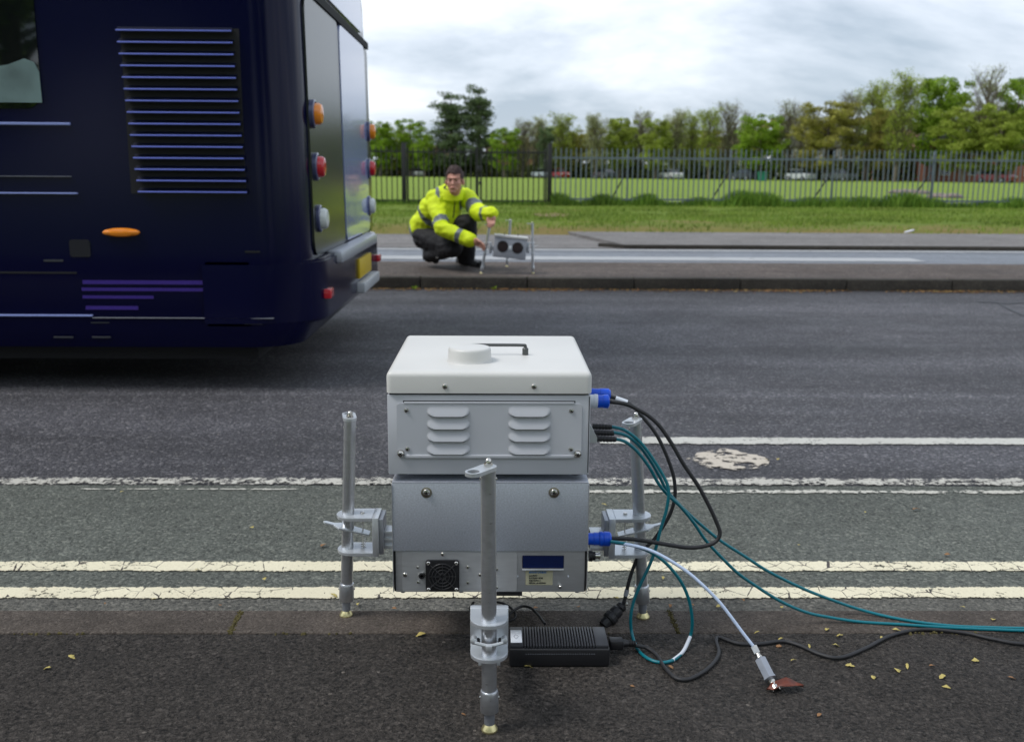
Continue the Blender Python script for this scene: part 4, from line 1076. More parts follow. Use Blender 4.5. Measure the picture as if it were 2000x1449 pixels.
for q in ((833, 961.5), (1082, 961.5)):
    p_ = Y(*q, lo.location.y+ly0); c = (p_.x-lo.location.x, ly0, p_.z)
    MB().lathe([(.0098, 0), (.0098, .0012), (.009, .0016)], c=c, axis=(0, -1, 0), n=24).build('washer', mat('plated_washer', (.36, .33, .27), .35, 1), lo_cover)
    screw(q[0], q[1], lo_cover, ly0-.0016, .0064, 'steel', .004, org=lo)
for q, rr in (((865, 1082), .0040), ((791, 1122), .0042), ((816, 1107), .0028), ((817, 1136), .0028), ((914, 1107), .0032), ((914, 1137), .0030), ((969.5, 1111), .0032), ((938, 1122), .0034), ((970, 1147), .003)):
    screw(q[0], q[1], fpn, yq-.0016, rr, 'steel', .0025, org=lo)
screw(1094, 1144, lo, yq, .0036, 'steel', .006, org=lo)
for q in ((1011, 1125), (1110, 1125)):
    p_ = Y(*q, lo.location.y+yq); MB().cyl((p_.x-lo.location.x, yq-.0006, p_.z), (p_.x-lo.location.x, yq, p_.z), .0016, n=10).build('rivet', 'wlabel', lo)
# small round switch
p_ = Y(824, 1122, lo.location.y+yq); c = (p_.x-lo.location.x, yq-.001, p_.z)
sw = MB().lathe([(.0072, 0), (.0072, .002), (.0062, .0035), (.0056, .0035), (.0056, .002)], c=c, axis=(0, -1, 0), n=6, caps=True).build('switch', 'steel', fpn, smooth=20)
MB().lathe([(.0056, .001), (.0054, .006), (.003, .0064), (.0028, .002)], c=c, axis=(0, -1, 0), n=20).build('button', 'black', sw)
# fan
fx0, fz0 = ax(832, 1154), az(864, 1154); fx1, fz1 = ax(897, 1092), az(864, 1091.5)
fcx, fcz = (fx0+fx1)/2, (fz0+fz1)/2; fs = (fx1-fx0)/2
fan = MB().prism(rrect(fx0, fx1, fcz-fs*.98, fcz+fs*.98, .005), yq-.0085, yq-.001, 'xz', bev=.0015).build('fan', 'black', fpn)
b = MB()
for r_ in (.2, .42, .62, .8):
    pts_ = [(fcx+fs*r_*cos(2*pi*i/32), yq-.0105, fcz+fs*r_*sin(2*pi*i/32)) for i in range(33)]; b.tube(pts_, .0009, 6, 1)
for a in (45, 135, 225, 315):
    b.tube([(fcx+fs*.1*cos(R(a)), yq-.0105, fcz+fs*.1*sin(R(a))), (fcx+fs*1.0*cos(R(a)), yq-.0098, fcz+fs*1.0*sin(R(a)))], .0011, 6, 1)
for a in (0, 90, 180, 270):
    b.tube([(fcx+fs*.1*cos(R(a)), yq-.0105, fcz+fs*.1*sin(R(a))), (fcx+fs*.8*cos(R(a)), yq-.0098, fcz+fs*.8*sin(R(a)))], .0008, 6, 1)
b.build('fan_guard', mat('fan_guard_plastic', (.03, .03, .032), .3), fan)
MB().lathe([(fs*.86, 0), (fs*.86, .0006)], c=(fcx, yq-.0086, fcz), axis=(0, -1, 0), n=32).build('fan_opening', 'slot', fan)
for sx_ in (-1, 1):
    for sz_ in (-1, 1):
        c = (fcx+sx_*fs*.83, yq-.0085, fcz+sz_*fs*.83); MB().lathe([(.0036, 0), (.0036, .0012), (.0024, .0022), (.0022, .001)], c=c, axis=(0, -1, 0), n=14).build('screw', 'steel', fan)
# display
dx0, dz0 = ax(1020.5, 1111), az(1060, 1109.5); dx1, dz1 = ax(1101, 1086), az(1060, 1086)
MB().prism(rrect(dx0-.0006, dx1+.0006, dz0-.001, dz1+.0006, .0015), yq-.0012, yq, 'xz').build('display_frame', 'black', lo)
ds = MB().box(dx0, dx1, yq-.0016, yq, dz0, dz1).build('display', 'lcd', lo, smooth=0)
MB().box(dx0-.0004, dx1+.0004, yq-.006, yq, dz0-.0032, dz0-.0012, bev=.0006).build('display_sill', 'alu2', ds)
# label with writing
lx0, lz0 = ax(1026.5, 1143), az(1053, 1143); lx1, lz1 = ax(1080, 1113), az(1053, 1113.5)
lb = MB().box(lx0, lx1, yq-.0006, yq, lz0, lz1).build('label_plate', 'label', lo, smooth=0)
def put(txt, px, py, size, m, shear=0, bold=0):
    q = Y(px, py, lo.location.y+yq); T_ = Matrix.Translation((q.x-lo.location.x, yq-.0009, q.z)) @ Matrix.Rotation(R(90), 4, 'X')
    text_mesh(txt, size, T_, m, lb, shear=shear, bold=bold)
put('envirotest', 1032.5, 1118.5, .0078, 'txtblue', .2, .00012)
for tx, py in (('accuRSD', 1124.8), ('RSD5000 SDM', 1129.6), ('RSD60701-1', 1134.4), ('SERIAL #1403046', 1139.2)): put(tx, 1033, py, .0042, 'ink', 0, .0001)
# bottom studs and scratch mark
for px_ in (786, 900, 1014, 1128):
    q = ax(px_, 1158); MB().cyl((q, ly0+.012, zb0_-.004), (q, ly0+.012, zb0_), .004, .0045, 12).build('stud', 'alu3', lo)
q = Y(897, 1040, lo.location.y+ly0)
mk = MB(); random.seed(2)
for i in range(7):
    x_ = q.x-lo.location.x+(i-3)*.0028; mk.box(x_, x_+.0009, ly0-.0003, ly0, q.z-random.uniform(.001, .004), q.z+random.uniform(.002, .006))
mk.build('scuff', 'greyink', lo_cover, smooth=0)
# connectors on its right side
# ---- legs
def leg(parent, foot, top, rod_r=.012, link_dir=(1, 0), link_len=.036, br_dir=(1, 0), br_z=(.125, .213), collar=True, lever=True, scale=1.0, name='leg', rail_to=None, br_hw=.030, br_len=.052):
    """foot/top: points local to parent; all small pieces are sub-parts of the leg tube"""
    foot, top = V(foot), V(top); axd = (top-foot).normalized(); L = (top-foot).length; s = scale
    at = lambda h: foot+axd*h
    b = MB(); b.cyl(at(.062*s), at(L), rod_r*s, n=32)
    tube = b.build(name, 'alu', parent)
    MB().lathe([(.0145*s, 0), (.0148*s, .001*s), (.0148*s, .033*s), (.0138*s, .036*s), (.0128*s, .0365*s)], c=at(.034*s), axis=axd, n=32).build('collar', 'alu', tube)
    b = MB(); b.cyl(at(.012*s), at(.036*s), .0085*s, n=20); b.build('stem', 'alu3', tube)
    for a in (0, 180):
        c = at(.058*s); d = V((cos(R(a)), sin(R(a))*.2, 0)).normalized(); MB().lathe([(.0025*s, 0), (.0025*s, .0015*s), (.001*s, .0022*s)], c=c+d*.0145*s, axis=d, n=12).build('grub_screw', 'steel', tube)
        c = at(L-.014*s); MB().lathe([(.0022*s, 0), (.0022*s, .0012*s), (.001*s, .002*s)], c=c+d*rod_r*s, axis=d, n=12).build('grub_screw', 'steel', tube)
    MB().lathe([(.0128*s, 0), (.0135*s, .0015*s), (.0130*s, .004*s), (.0072*s, .0125*s), (.0078*s, .0135*s), (.0078*s, .0165*s), (.006*s, .018*s)], c=foot, n=40).build('foot_pad', 'brass', tube, smooth=50)
    # slotted link plate on top with ring hole
    t = at(L); a = math.atan2(link_dir[1], link_dir[0]); hw = .0130*s; ll = link_len*s; th = .006*s
    b = bmesh.new(); n = 14
    outer = [(hw*cos(R(90+180*i/n)), hw*sin(R(90+180*i/n))) for i in range(n+1)] + [(ll+hw*cos(R(-90+180*i/n)), hw*sin(R(-90+180*i/n))) for i in range(n+1)]
    # ring end made as an annulus, body as plate up to the ring
    hr = hw*.72; segs = 28
    ringo = [(ll+hw*cos(2*pi*i/segs), hw*sin(2*pi*i/segs)) for i in range(segs)]; ringi = [(ll+hr*cos(2*pi*i/segs), hr*sin(2*pi*i/segs)) for i in range(segs)]
    V4 = [[b.verts.new((x_, y_, z_)) for x_, y_ in rr] for rr in (ringo, ringi) for z_ in (0, th)]
    oo0, oo1, ii0, ii1 = V4
    for i in range(segs):
        j = (i+1) % segs
        b.faces.new((oo0[i], oo0[j], oo1[j], oo1[i])); b.faces.new((ii0[j], ii0[i], ii1[i], ii1[j])); b.faces.new((oo1[i], oo1[j], ii1[j], ii1[i])); b.faces.new((oo0[j], oo0[i], ii0[i], ii0[j]))
    lk = MB(); lk.add(b)
    # concave end following the hole
    n2 = 10; arc = [(ll+hw*.995*cos(R(180-70+140*i/n2)), hw*.995*sin(R(180-70+140*i/n2))) for i in range(n2+1)]
    plate = [(hw*cos(R(90+180*i/n)), hw*sin(R(90+180*i/n))) for i in range(n+1)] + [(ll-.0*s, -hw)] + [(x_, y_) for x_, y_ in arc[::-1]] + [(ll, hw)]
    lk.prism(plate, 0.0001, th-.0001, 'xy')
    lk.xf(Matrix.Translation(t) @ Matrix.Rotation(a, 4, 'Z')); link = lk.build('top_link', 'alu2', tube, smooth=30)
    MB().lathe([(.0068*s, 0), (.0068*s, .0045*s), (.0055*s, .005*s)], c=t+V((0, 0, th)), n=6).build('hex_nut', 'steel', link, smooth=15)
    MB().lathe([(.0052*s, 0), (.0052*s, .003*s), (.0042*s, .0062*s), (.002*s, .0082*s)], c=t+V((0, 0, th+.0048*s)), n=20).build('dome_nut', 'steel', link, smooth=60)
    # clamp bracket
    ba = math.atan2(br_dir[1], br_dir[0]); zc = [z for z in br_z]
    hm = (br_z[0]+br_z[1])/2; c = at(hm/axd.z); Tm = Matrix.Translation((c.x, c.y, 0)) @ Matrix.Rotation(ba, 4, 'Z')
    bk = MB()
    clamp = tube
    for z in br_z:
        bk = MB(); bk.prism(stadium(-.021*s, br_len*s, br_hw*s, both=False), z-.0035*s, z+.0035*s, 'xy', bev=.0008*s); bk.xf(Tm); bk.build('clamp_plate', 'alu2', tube)
    bk = MB(); bk.box(br_len*s+.0002, (br_len+.013)*s, -(br_hw+.001)*s, (br_hw+.001)*s, br_z[0]-.0045*s, br_z[1]+.004*s, bev=.0012*s); bk.xf(Tm); bk.build('clamp_block', 'alu2', clamp)
    bk = MB(); bk.box((br_len+.0132)*s, (br_len+.022)*s, -(br_hw-.001)*s, (br_hw-.001)*s, br_z[0]+.0*s, br_z[1]+.001*s, bev=.0012*s); bk.xf(Tm); bk.build('backing_plate', 'alu3', clamp)
    if lever:
        zc_ = (br_z[0]*.38+br_z[1]*.62)
        bk = MB(); pl = [(br_len*.86*s, .011*s), (br_len*.86*s, -.011*s), (-.015*s, -.017*s), (-.028*s, -.006*s), (-.045*s, -.005*s), (-.050*s, 0), (-.045*s, .005*s), (-.028*s, .006*s), (-.015*s, .017*s)]
        bk.prism(pl, -.0018*s, .0018*s, 'xy', bev=.0004*s); bk.xf(Tm @ Matrix.Translation((0, 0, zc_)) @ Matrix.Rotation(R(15), 4, 'Y')); bk.build('lever', 'alu2', clamp)
        bk = MB(); pts_ = [(.030*s+.0045*s*cos(i*.8), .0045*s*sin(i*.8), br_z[0]+.004*s+i*.00058*s) for i in range(60)]; bk.tube(pts_, .0007*s, 5, 1); bk.xf(Tm); bk.build('spring', 'steel', clamp)
        bk = MB(); bk.cyl((.030*s, 0, br_z[0]+.003*s), (.030*s, 0, br_z[1]), .0012*s, n=8); bk.lathe([(.004*s, 0), (.004*s, .003*s), (.002*s, .0032*s)], c=(.030*s, 0, br_z[1]+.0035*s), n=16); bk.xf(Tm); bk.build('bolt', 'steel', clamp)
    else:
        zc_ = (br_z[0]+br_z[1])/2
        bk = MB(); bk.tube([(-.016*s, -.022*s, zc_+.002), (-.018*s, -.012*s, zc_), (-.020*s, 0, zc_-.001), (-.018*s, .012*s, zc_), (-.016*s, .022*s, zc_+.002)], .0028*s, 8, 4)
        bk.box(-.026*s, -.018*s, -.005*s, .005*s, zc_-.008, zc_+.001, bev=.001)
        for q in (-.024, .024): bk.lathe([(.0052*s, 0), (.0052*s, .012*s), (.0028*s, .013*s)], c=(.000*s, q*s, zc_+.002), axis=(-1, 0, 0), n=16)
        bk.xf(Tm); bk.build('lever', 'alu2', clamp)
        bk = MB(); 
        for q in (-.018, .018): bk.lathe([(.004*s, 0), (.004*s, .010*s)], c=(.006*s, q*s, zc_-.004), axis=(-1, 0, 0), n=12)
        bk.xf(Tm); bk.build('bolt', 'black', clamp)
    if rail_to:
        z0_, z1_ = rail_to[1], rail_to[2]; xa_ = (br_len+.0222)*s; w_ = rail_to[3]
        bk = MB(); g = (z1_-z0_)
        for (u0, u1, v) in ((0, .22, 1), (.40, .60, 1), (.78, 1, 1)): bk.box(xa_, rail_to[0], -w_, w_, z0_+g*u0, z0_+g*u1, bev=.0006)
        bk.box(xa_, rail_to[0], -w_*.72, w_*.72, z0_+.001, z1_-.001)
        bk.xf(Tm); bk.build('rail', 'alu2', clamp)
    return tube
lp = lo.location
def LL(v): return (v.x-lp.x, v.y-lp.y, v.z)
ff = G(956, 1432, 0); ft = Y(953.5, 921, ff.y+.003)
leg(lo, LL(V((ff.x, ff.y+.010, 0))), LL(V((ft.x, ft.y+.010, ft.z))), link_dir=(-.023, -.030), link_len=.036, br_dir=(0, 1), br_z=(az(955, 1287, ff.y+.0), az(955, 1221, ff.y+.0)), lever=False, rail_to=(.20, .078, .112, .018), br_len=.042)
fl = G(675, 1205, 0); tl = Y(683, 822, fl.y+.004)
leg(lo, LL(V((fl.x, fl.y+.008, 0))), LL(V((tl.x, tl.y+.004, tl.z))), link_dir=(-.22, 1.0), link_len=.034, br_dir=(1, 0), br_z=(az(700, 1075, fl.y), az(700, 1008, fl.y)), rail_to=(.10, .150, .186, .018))
fr = G(1257, 1209, 0); tr_ = Y(1241.5, 824, fr.y+.004)
leg(lo, LL(V((fr.x, fr.y+.008, 0))), LL(V((tr_.x, tr_.y+.004, tr_.z))), link_dir=(-.55, -1), link_len=.036, br_dir=(-1, 0), br_z=(az(1230, 1079, fr.y), az(1230, 1010, fr.y)), rail_to=(.10, .150, .186, .018))
MB().box(ax(960, 1160), ax(1020, 1160), ly0+.004, ly0+.06, zb0_-.008, zb0_-.0004).build('mounting_block', 'black', lo, smooth=0)

# ---- plugs (each parented to its cable) and cables
def cable(name, pts, r, m, label, group=None, cat='cable', n=12, sub=8):
    o_ = MB().tube(pts, r, n, sub).build(name, m, None, smooth=60)
    c = o_.data; tag(o_, label, cat, group); return o_
def plugon(parent, pa, pb, r, m, name='plug', grooves=0, prof=None, n=20):
    pa, pb = V(pa), V(pb); d = pb-pa; L = d.length
    if prof is None:
        prof = [(r*.92, 0), (r, L*.06), (r, L*.5), (r*1.08, L*.52), (r*1.08, L*.9), (r*.8, L)]
    if grooves:
        prof = []; 
        for i in range(grooves):
            t = i/grooves; rr = r*(1-.28*max(0, t-.5)*2*.6); prof += [(rr, L*t), (rr, L*(t+.62/grooves)), (rr*.86, L*(t+.68/grooves)), (rr*.86, L*(t+.95/grooves))]
        prof.append((r*.6, L))
    return MB().lathe(prof, c=pa, axis=d, n=n).build(name, m, parent, smooth=30)
yc = YF+.06
def YP(L_, y0, y1=None, r=.0035):
    y1 = y0 if y1 is None else y1; n = len(L_)
    return [YG(px, py, y0+(y1-y0)*i/(n-1), r) for i, (px, py) in enumerate(L_)]
A = [(1186, 784), (1222, 789), (1248, 801), (1268, 813), (1290, 834), (1313, 868), (1335, 906), (1364, 949), (1386, 990), (1400, 1021), (1406, 1041), (1398, 1057), (1377, 1066), (1343, 1069), (1290, 1061), (1238, 1053), (1190, 1051)]
ca_ = cable('power_cable', YP(A, yc+.03, yc-.01, .004), .0038, 'blackr', 'thick black cable looping out from the upper to the lower blue plug', 'black cables at the right side of the case')
plugon(ca_, Y(1150, 783, yc+.03), Y(1168, 784, yc+.03), .0125, 'wlabel', 'socket'); plugon(ca_, Y(1166, 784, yc+.03), Y(1190, 784, yc+.03), .0120, 'blue')
plugon(ca_, Y(1146, 1052, yc-.01), Y(1172, 1052, yc-.01), .0112, 'blue'); plugon(ca_, Y(1170, 1052, yc-.01), Y(1195, 1052, yc-.01), .0138, 'blue', grooves=0, prof=[(.0128, 0), (.0138, .002), (.0138, .006), (.0128, .007), (.0128, .008), (.0138, .009), (.0136, .019), (.010, .0225)])
B = [(1190, 775), (1206, 778), (1225, 786), (1240, 797), (1256, 815), (1277, 841), (1293, 869), (1309, 908), (1317, 938), (1318, 971), (1309, 1003), (1293, 1031), (1275, 1056), (1251, 1079), (1238, 1106), (1229, 1133), (1222, 1163), (1215, 1186)]
cb_ = cable('power_cable', YP(B, yc+.14, yc+.10, .004), .0036, 'blackr', 'black cable with white tag running from the rear blue plug down to the power adapter', 'black cables at the right side of the case')
plugon(cb_, Y(1150, 769, yc+.14), Y(1192, 771, yc+.14), .0112, 'blue')
pts_ = YP(B, yc+.14, yc+.10, .004)
MB().cyl(pts_[1]-V((.004, 0, 0)), pts_[2], .0052, n=14).build('cable_tag', 'wlabel', cb_)
MB().cyl(pts_[15].lerp(pts_[16], .6), pts_[16], .0046, n=14).build('cable_tag', 'greyink', cb_)
# big black round connector into adapter
pj = Y(1215, 1183, yc+.10); pk = Y(1178, 1221, yc+.075)
d_ = pk-pj; L_ = d_.length
cc = MB().lathe([(.0075, -.004), (.0105, 0), (.0105, .006), (.009, .008), (.0125, .012), (.0132, .020), (.0125, .026), (.0150, .028), (.0155, .036), (.0145, .040), (.0115, .042), (.0105, L_)], c=pj, axis=d_, n=16).build('connector', 'black', cb_, smooth=15)
for q in (-1, 1):
    side = V((0.7, 0, .7)).normalized()*.011*q; MB().lathe([(.003, 0), (.003, .004), (.001, .005)], c=pj+side+V((0, -.006, 0)), axis=(0, -1, 0), n=12).build('clamp_screw', 'steel', cc)
def teal(pts, lab): return cable('data_cable', pts, .0031, 'teal', lab, 'teal data cables from the case')
yt = yc+.05
T1 = [(1193, 833), (1208, 836), (1222, 841), (1243, 856), (1262, 877), (1280, 903), (1294, 926), (1304, 948), (1306, 966), (1301, 998), (1290, 1034), (1280, 1073), (1267, 1107), (1252, 1138), (1238, 1172), (1232, 1204), (1234, 1236), (1245, 1266), (1263, 1284), (1288, 1293), (1314, 1289), (1334, 1272), (1348, 1243), (1352, 1212), (1346, 1173), (1331, 1137), (1308, 1107), (1283, 1085), (1255, 1071), (1224, 1062), (1192, 1057)]
ptt = YP(T1, yt, yc-.03, .0035)
t1 = teal(ptt, 'teal cable hanging in a loop beside the power adapter, ending at the lower blue plug')
MB().tube(spline(ptt[20:23], 5), .0035, 12, 1).build('cable_tag', 'wlabel', t1)
T2 = [(1197, 844), (1222, 850), (1246, 868), (1268, 896), (1287, 928), (1302, 957), (1322, 980), (1343, 1001), (1372, 1027), (1408, 1056), (1456, 1087), (1498, 1114), (1549, 1140), (1600, 1162), (1680, 1190), (1760, 1209), (1850, 1221), (1940, 1225), (2060, 1227), (2600, 1232)]
T3 = [(1201, 857), (1222, 863), (1245, 882), (1268, 912), (1286, 944), (1306, 968), (1330, 990), (1356, 1022), (1377, 1053), (1408, 1087), (1440, 1118), (1472, 1141), (1523, 1173), (1574, 1195), (1620, 1205), (1680, 1214), (1760, 1219), (1850, 1225), (1940, 1229), (2060, 1232), (2600, 1240)]
t2 = teal(YP(T2, yt-.02, yc+.16, .0035), 'upper teal cable sweeping down to the right along the kerb')
t3 = teal(YP(T3, yt-.035, yc+.12, .0035), 'lower teal cable sweeping down to the right along the kerb')
for c_, (pa, pb, py, y_) in ((t1, (1157, 1195, 833, yt)), (t2, (1161, 1199, 845, yt-.02)), (t3, (1165, 1204, 857, yt-.035))):
    plugon(c_, Y(pa, py-.5, y_), Y(pb, py+1, y_), .0056, 'blackr', grooves=6)
# bracket plate carrying the teal sockets
q = Y(1158, 845, yt-.03)
xo = Y(1166, 845, q.y-.01).x-(bw1+up.location.x)
b = MB(); b.prism([(-.001, -.016), (xo, -.016), (xo, -.006), (xo*.3, .018), (-.001, .018)], q.y-.014, q.y+.03, 'xz', bev=.0008); b.xf(Matrix.Translation((bw1+up.location.x, 0, q.z)))
o_ = b.build('socket_plate', 'alu2', None); o_.parent = up; o_.matrix_parent_inverse = Matrix.Translation(-up.location)
Cc = [(1193, 1059), (1225, 1063), (1263, 1072), (1298, 1088), (1339, 1114), (1370, 1140), (1403, 1173), (1429, 1206), (1452, 1237), (1474, 1265)]
ytip = G(1510, 1341, 0).y
ph = YP(Cc, yc-.02, ytip+.055, .004)
hz_ = cable('sampling_hose', ph, .0031, 'clear', 'milky clear hose arching from the case to a steel filter fitting on the pavement', cat='hose')
pe = G(1512, 1340, .006); ps = ph[-1]; dd = (pe-ps); Ld = dd.length
fit = MB(); fit.lathe([(.0045, -.004), (.0062, -.003), (.0062, .010), (.0058, .012)], c=ps, axis=dd, n=6)
fit.build('fitting_nut', 'steel', hz_, smooth=15)
MB().lathe([(.0042, .011), (.0042, .018), (.0056, .018), (.0056, .0215), (.0048, .022)], c=ps, axis=dd, n=16).build('fitting_neck', 'steel', hz_)
MB().lathe([(.0075, .0215), (.0110, .0245), (.0110, .060), (.0122, .0605), (.0122, .0635), (.0075, .065)], c=ps, axis=dd, n=6).build('filter_body', 'alu3', hz_, smooth=15)
MB().lathe([(.0062, .064), (.0074, .068), (.0058, .071), (.0058, .076), (.0082, .078), (.0085, .088), (.0062, Ld*.92), (.0075, Ld*.94), (.005, Ld)], c=ps, axis=dd, n=20).build('nozzle', 'steel', hz_)
# mains lead
Mm = [(1226, 1258), (1246, 1261), (1264, 1265), (1283, 1280), (1298, 1303), (1319, 1323), (1344, 1326), (1375, 1311), (1397, 1290), (1404, 1272), (1399, 1253), (1403, 1244), (1421, 1250), (1446, 1257), (1485, 1257), (1528, 1252), (1561, 1260), (1600, 1277), (1640, 1284), (1690, 1266), (1740, 1241), (1800, 1229), (1880, 1235), (1940, 1248), (2010, 1258), (2200, 1262), (2600, 1250)]
pm_ = []
for i, (px, py) in enumerate(Mm): pm_.append(G(px, py, .0045 if i > 2 else .018-.005*i))
ml = cable('mains_cable', pm_, .0036, 'blackr', 'black mains cable wandering over the pavement from the power adapter to the right edge')
pa_ = G(1190, 1256, .020); pb_ = G(1229, 1258, .017)
b = MB(); b.box(0, .026, -.011, .011, -.009, .009, bev=.003); b.lathe([(.008, 0), (.0055, .010)], c=(.026, 0, 0), axis=(1, 0, 0), n=16)
for k in range(4): b.lathe([(.0055, 0), (.0055, .002)], c=(.037+.0035*k, 0, 0), axis=(1, 0, 0), n=14)
b.xf(Matrix.Translation(pa_)); b.build('plug', 'black', ml)
# ---- power adapter
bl = G(994.5, 1303, 0); br = G(1190.5, 1303, 0); byb = bl.y
bh = .0425; bd = .080; bwid = br.x-bl.x
ad = empty('power_adapter', ((bl.x+br.x)/2, byb+bd/2, 0)); tag(ad, 'black ridged power adapter brick lying on the pavement right of the front leg', 'power adapter')
w2 = bwid/2
MB().box(-w2, w2, -bd/2, bd/2, .0005, bh-.006, bev=.004, seg=3).build('body', 'black', ad)
topc = MB(); topc.box(-w2+.001, -w2+.026, -bd/2+.002, bd/2-.002, bh-.0075, bh, bev=.002); topc.box(w2-.026, w2-.002, -bd/2+.002, bd/2-.002, bh-.0075, bh, bev=.002)
n_ = 25; x0_ = -w2+.0265; x1_ = w2-.0265; pt = (x1_-x0_)/n_
for i in range(n_): topc.box(x0_+i*pt+.0009, x0_+(i+1)*pt-.0009, -bd/2+.0012, bd/2-.0015, bh-.0075, bh-.0002, bev=.0009)
tp = topc.build('top_shell', 'ridge', ad)
MB().box(x0_, x1_, -bd/2+.003, bd/2-.003, bh-.0075, bh-.0045).build('groove_floor', 'slot', ad, smooth=0)
MB().box(-w2+.0028, -w2+.0235, -bd/2+.012, bd/2-.018, bh-.0002, bh+.0006, bev=.0003).build('label_plate', 'wlabel', tp)
em = MB(); em.tube([(-w2+.013, -.014, bh+.0008), (-w2+.009, -.006, bh+.0008), (-w2+.012, .002, bh+.0008), (-w2+.017, -.004, bh+.0008), (-w2+.013, -.014, bh+.0008)], .0005, 5, 4); em.build('emblem', 'greyink', tp)
dt = MB()
for i in range(30): x_ = x0_+.004+i*(x1_-x0_-.006)/29; dt.cyl((x_, -bd/2-.0004, bh*.62), (x_, -bd/2+.001, bh*.62), .0007, n=8)
dt.build('vent_dots', 'greyink', ad)
# short dark leads behind the front clamp
cable('adapter_lead', [G(1064, 1218, .02), G(1050, 1199, .012), G(1035, 1186, .012), G(1018, 1184, .012), G(1002, 1193, .012), G(985, 1206, .008), G(960, 1212, .006)], .0027, 'blackr', 'short black lead curving from the adapter behind the front clamp')
cable('adapter_lead', [G(940, 1172, .03), G(975, 1176, .02), G(994, 1184, .012), G(1006, 1198, .008), G(1004, 1208, .006), G(990, 1212, .006), G(965, 1208, .006), G(935, 1200, .006), G(918, 1190, .01), G(925, 1176, .03)], .0024, 'blackr', 'thin dark loop of cable around the front clamp of the silver case')
# small connector under the blue one
q = Y(1150, 1085, yc-.01); o_ = MB().lathe([(.0105, 0), (.0105, .006), (.0085, .007), (.0085, .012)], c=q, axis=(1, 0, 0), n=18).build('socket', 'black', None); o_.parent = lo; o_.matrix_parent_inverse = Matrix.Translation(-lo.location)
o2 = MB().lathe([(.0055, .012), (.0055, .018), (.0065, .018), (.0065, .021), (.004, .021)], c=q, axis=(1, 0, 0), n=16).build('socket_tip', 'steel', None); o2.parent = o_

# ------------------------------------------------------------------ fallen leaves
def leafmesh(seed, L, m, curl=.25, w=.5, rg_=1):
    rs = random.Random(seed); b = MB(); n = 7; rows_ = []
    for i in range(n+1):
        t = i/n; ww = L*w*.5*sin(pi*t)**.8*(1+rs.uniform(-.25, .25)*rg_); z = curl*L*(sin(pi*t)*.6+rs.uniform(-.12, .12)*rg_)
        rows_.append([b.bm.verts.new((t*L-L/2, -ww, z+curl*L*.35*rs.random())), b.bm.verts.new((t*L-L/2, 0, z)), b.bm.verts.new((t*L-L/2, ww, z+curl*L*.35*rs.random()))])
    for A_, B_ in zip(rows_, rows_[1:]):
        for k in range(2): b.bm.faces.new((A_[k], A_[k+1], B_[k+1], B_[k]))
    o_ = b.build('fallen_leaf', m, None, smooth=60); md = o_.modifiers.new('s', 'SOLIDIFY'); md.thickness = .0006
    return o_
o_ = leafmesh(3, .068, 'rust', .26, .50, .25); q = G(1533, 1346, .002); o_.location = q+V((0, 0, .001)); o_.rotation_euler = (R(8), 0, R(8)); o_.scale = (1, .7, 1)
tag(o_, 'curled russet leaf on the pavement under the tip of the steel hose fitting', 'leaf')
protos = [leafmesh(11, .013, 'leafy', .35, .7), leafmesh(12, .011, 'leafb', .3, .8), leafmesh(13, .016, 'leafy', .3, .45), leafmesh(14, .012, 'leafy', .4, .9)]
used = [False]*4
spots = [(140, 1283, 0), (93, 1305, 3), (822, 1240, 3, 1.4), (632, 1065, 1, 1.5), (492, 1030, 0), (517, 1130, 0, .8), (700, 1180, 2, 1.1), (770, 1188, 1), (652, 1163, 2, 1.2), (1789, 995, 1, 2.0), (1850, 1083, 1, 1.3), (1309, 1183, 1), (1352, 1181, 1), (1405, 1184, 2, 1.1), (1527, 1186, 2), (1203, 1168, 2), (1295, 1128, 0, .8), (1310, 1303, 1), (1032, 1302, 3), (1615, 1230, 2), (1640, 1241, 0), (1705, 1323, 3), (1752, 1309, 0), (1772, 1301, 2), (1840, 1322, 2), (1848, 1342, 0), (1550, 1290, 2), (1524, 1248, 2, .8), (1521, 1262, 1, .8), (1632, 1260, 0), (1722, 1247, 2), (1478, 1235, 2, .7), (1600, 1396, 1), (1905, 1290, 0), (1976, 1324, 1), (1046, 1187, 1), (430, 1182, 1), (205, 1178, 1, .7), (385, 1112, 0, .8), (905, 1395, 1, .7), (300, 1170, 2, .7), (1130, 1185, 1), (1452, 1172, 1), (1880, 1185, 0, .8), (1940, 1210, 0, .8), (1750, 1230, 0), (1660, 1300, 0), (1580, 1262, 2, .8), (1235, 1340, 1, .7), (1820, 1300, 1), (60, 1150, 1, .8), (960, 1185, 1, .8), (238, 960, 0, .7), (1498, 898, 2), (1520, 897, 2, 1.2), (1690, 1000, 0, .8), (1560, 1064, 0, .7), (1180, 985, 0)]
